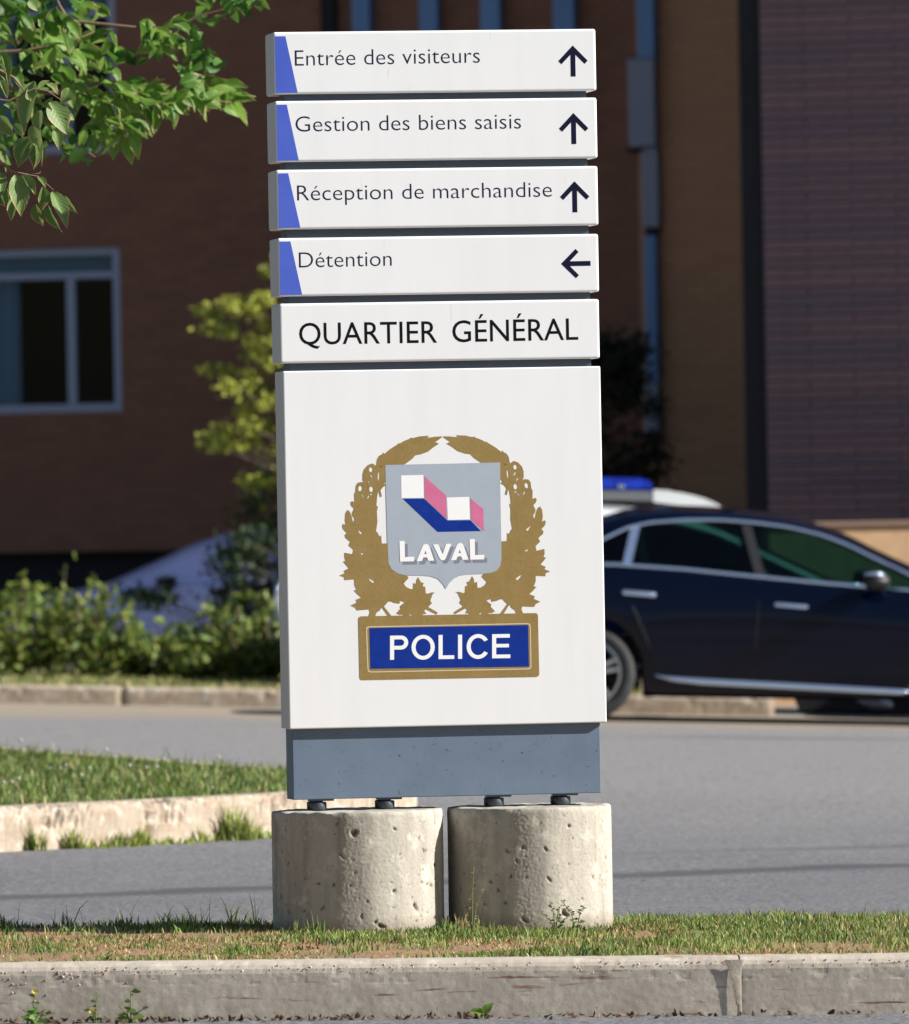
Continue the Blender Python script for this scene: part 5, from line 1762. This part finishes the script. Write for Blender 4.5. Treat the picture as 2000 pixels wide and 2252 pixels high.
twig(tree_a, [(-420, -260), (-250, -60), (-80, 90), (-10, 150), (30, 170), (54, 200)], 36.4, .02, .0022, Vector((.02, 0, 3.6)))
twig(tree_a, [(-250, -60), (-120, 180), (-60, 300), (-5, 345), (25, 378), (60, 384), (84, 388), (118, 418)], 36.35, .012, .0014)
twig(tree_a, [(-120, 180), (-30, 215), (20, 222), (75, 195), (105, 200), (150, 230)], 36.38, .007, .0013)
twig(tree_a, [(60, 384), (88, 380), (92, 362), (94, 330)], 36.35, .003, .0015)
# the big leaves one can tell apart: base, tip, width (reading grid), facing, variant
NL = [((130, 1510), (195, 1865), 190, (.35, -1, .25), 0), ((370, 1615), (380, 1832), 112, (.3, -1, .3), 1), ((450, 1655), (595, 1955), 150, (.55, -1, .1), 0), ((430, 880), (590, 1150), 215, (.4, -1, .35), 0), ((190, 1512), (300, 1690), 95, (.5, -1, .5), 2),
      ((335, 1530), (400, 1605), 70, (.4, -1, .3), 0), ((600, 760), (540, 895), 115, (.6, -.9, .4), 1), ((240, 765), (270, 870), 110, (.2, -1, .5), 2), ((5, 450), (105, 690), 85, (.6, -1, .2), 1), ((0, 690), (60, 860), 70, (.5, -1, .1), 2), ((-30, 1300), (115, 1455), 70, (.3, -.8, .8), 3),
      ((10, 1490), (5, 1700), 100, (.3, -1, .2), 0), ((470, 1120), (528, 1278), 110, (.5, -1, 0), 1), ((293, 1235), (372, 1450), 55, (1, -.5, 0), 3), ((300, 700), (180, 1130), 190, (-.6, -1, -.2), 0), ((260, 1180), (140, 1440), 200, (-.8, -1, -.3), 0),
      ((310, 1760), (350, 1975), 110, (-.4, -1, -.4), 1), ((420, 1780), (480, 1985), 100, (-.5, -1, -.3), 1), ((140, 1700), (100, 1925), 90, (-.3, -1, .3), 2), ((330, 770), (430, 700), 60, (.2, -1, .9), 2), ((410, 720), (500, 740), 80, (.3, -.8, .9), 3), ((300, 1060), (330, 1290), 150, (-.6, -1, -.5), 0),
      ((360, 1190), (300, 1470), 130, (-.5, -1, -.6), 2), ((100, 1080), (200, 1210), 80, (.4, -1, .3), 2), ((0, 1000), (90, 1180), 150, (-.3, -1, -.4), 1), ((-20, 1180), (30, 1400), 140, (-.5, -1, -.4), 0), ((-20, 1640), (60, 1790), 120, (-.4, -1, -.2), 2), ((60, 1620), (90, 1790), 80, (-.6, -1, -.2), 2),
      ((30, 900), (130, 960), 60, (.4, -1, .6), 2), ((340, 960), (330, 1120), 130, (-.5, -1, -.2), 0), ((560, 1690), (640, 1850), 90, (-.7, -1, -.1), 1), ((560, 990), (650, 1030), 70, (.5, -1, .4), 0), ((0, 560), (60, 700), 70, (-.2, -1, .2), 1), ((250, 0), (330, 90), 100, (.3, -1, .4), 0), ((330, 160), (370, 240), 70, (.5, -1, .2), 1)]
kk = w1(1, 0)[0] / F * 36.4
for i, (b, t, wd, n, var) in enumerate(NL):
    Y = 36.32 + (.12 if n[0] < 0 else 0) + .02 * (i % 4)
    B = at(*w1(*b), Y); T_ = at(*w1(*t), Y - .02 + .05 * math.sin(i * 2.1))
    d = T_ - B
    leaf_obj('leaf', tree_a, B, d, Vector(n), d.length, wd * kk, None, 'near', var)
# the rest of this tree, out to the left
n = 420
a = rng.uniform(0, 6.28, n); q = rng.uniform(.2, 1, n) ** .5
P = np.stack([np.cos(a) * q * 1.0 - .35, np.sin(a) * q * 1.2, rng.uniform(2.3, 5.6, n)], 1)
P = P[P[:, 0] < .95]
V, T_, C_ = leaf_quads(P, rng.uniform(.08, .13, len(P)), pick_cols(len(P), [(.09, .16, .04), (.14, .22, .06)], [.6, .4]))
fo = np_mesh('crown', V, T_, C_, M['foliage'], tree_a); fo['kind'] = 'stuff'

YT = 43.5
tree_b = empty('broadleaf_tree', (-5.2, 46.6, gz(-5.2, 46.6) + .2)); tag(tree_b, 'bright green small-leaved tree reaching over the traffic island', 'tree')
tube('trunk', [(0, 0, -.2), (.05, 0, 1.5), (.0, .06, 3.0), (.1, 0, 4.6), (.2, 0, 6.5)], [.16, .13, .11, .08, .02], M['bark'], tree_b, 14)
for pts, r0 in [([(-700, 60), (-300, 100), (-60, 120), (60, 110), (160, 90), (230, 60)], .02), ([(-300, 100), (0, 190), (120, 205), (240, 178), (330, 205), (430, 215), (510, 225)], .016), ([(-60, 120), (150, 45), (300, 60), (390, 70), (470, 125)], .012), ([(300, 60), (400, 62), (430, 35), (560, 5), (640, -30)], .008),
                ([(0, 190), (100, 260), (170, 320), (210, 345)], .008), ([(150, 45), (130, 10), (110, -40)], .01), ([(240, 178), (270, 240), (290, 290)], .005), ([(-300, 100), (-100, 20), (60, -20), (220, -30)], .012)]:
    twig(tree_b, pts, YT, r0, .0022, Vector((.08, 0, 3.4)) if pts[0][0] == -700 else None)
# leaf sprays: centre, half size, count, droop direction in pixels
SPR = [(60, 60, 95, 62, 46, (.5, .8)), (170, 60, 85, 62, 44, (.5, .8)), (60, 150, 95, 70, 44, (.4, .9)), (170, 140, 70, 55, 46, (.6, .7)), (60, 250, 90, 65, 40, (.3, .9)), (190, 245, 60, 45, 28, (.6, .7)), (275, 215, 60, 38, 40, (.8, .6)), (350, 215, 45, 32, 28, (.9, .4)), (420, 205, 45, 30, 30, (.9, .2)), (480, 215, 38, 32, 26, (.95, .3)), (285, 275, 35, 30, 18, (.5, .9)), (225, 280, 40, 30, 16, (.3, .9)),
       (350, 60, 50, 32, 26, (.7, .7)), (385, 95, 60, 38, 30, (.7, .7)), (440, 135, 45, 28, 22, (.8, .6)), (320, 130, 40, 25, 10, (.5, .8)), (500, 15, 60, 22, 26, (.9, .5)), (560, 8, 38, 18, 12, (.9, .5)), (440, 38, 30, 22, 8, (.8, .5)), (185, 335, 40, 25, 13, (.6, .8)), (250, 130, 40, 30, 16, (.5, .8)), (120, 320, 60, 30, 16, (.3, .9)), (20, 330, 50, 40, 14, (.3, .9)), (30, 20, 80, 40, 20, (.5, .8)), (120, -10, 100, 30, 20, (.5, .8))]
rl = random.Random(21)
cnt = 0
bo = Vector(tree_b.location)
extra, ecol = [], []
for cx, cy, rx, ry, m, dr in SPR:
    for k in range(int(m * .78)):
        a = rl.uniform(0, 6.28); q = rl.random() ** .5
        px, py = cx + rx * q * math.cos(a), cy + ry * q * math.sin(a)
        Y = YT + rl.uniform(-.45, .45)
        B = at(px, py, Y)
        an = math.atan2(dr[1], dr[0]) + rl.gauss(0, .75)
        d = Vector((math.cos(an), rl.uniform(-.5, .5), -math.sin(an)))
        nrm = Vector((rl.gauss(.45, .6), rl.gauss(-.55, .5), rl.gauss(.55, .5)))
        ln = rl.uniform(.075, .13)
        if cnt < 300 and not (cx < 130 and 100 < cy < 320 and k % 2):
            leaf_obj('leaf', tree_b, B, d, nrm, ln, ln * rl.uniform(.42, .6), None, 'far', rl.randrange(4)); cnt += 1
        else:
            extra.append(B - bo)
print('far leaves', cnt, len(extra))
# remaining leaves of this tree: those behind, and the crown out of frame
n = 1500
a = rng.uniform(0, 6.28, n); q = rng.uniform(.1, 1, n) ** .5
P = np.stack([np.cos(a) * q * 2.0 - .2, np.sin(a) * q * 1.9, rng.uniform(3.0, 7.2, n)], 1)
u_lim = P[:, 0] + bo.x
P = P[(u_lim / (P[:, 1] + bo.y) * F < -1010)]
E_ = np.array([tuple(v) for v in extra])
E2 = E_ + rng.normal(0, .03, E_.shape)
allp = np.concatenate([E_, P])
cl = pick_cols(len(allp), [(.05, .13, .018), (.09, .20, .03), (.15, .27, .045)], [.5, .3, .2])
V, T_, C_ = leaf_quads(allp, rng.uniform(.06, .10, len(allp)), cl, (.4, -.4, .6))
fo = np_mesh('crown', V, T_, C_, M['foliage'], tree_b); fo['kind'] = 'stuff'
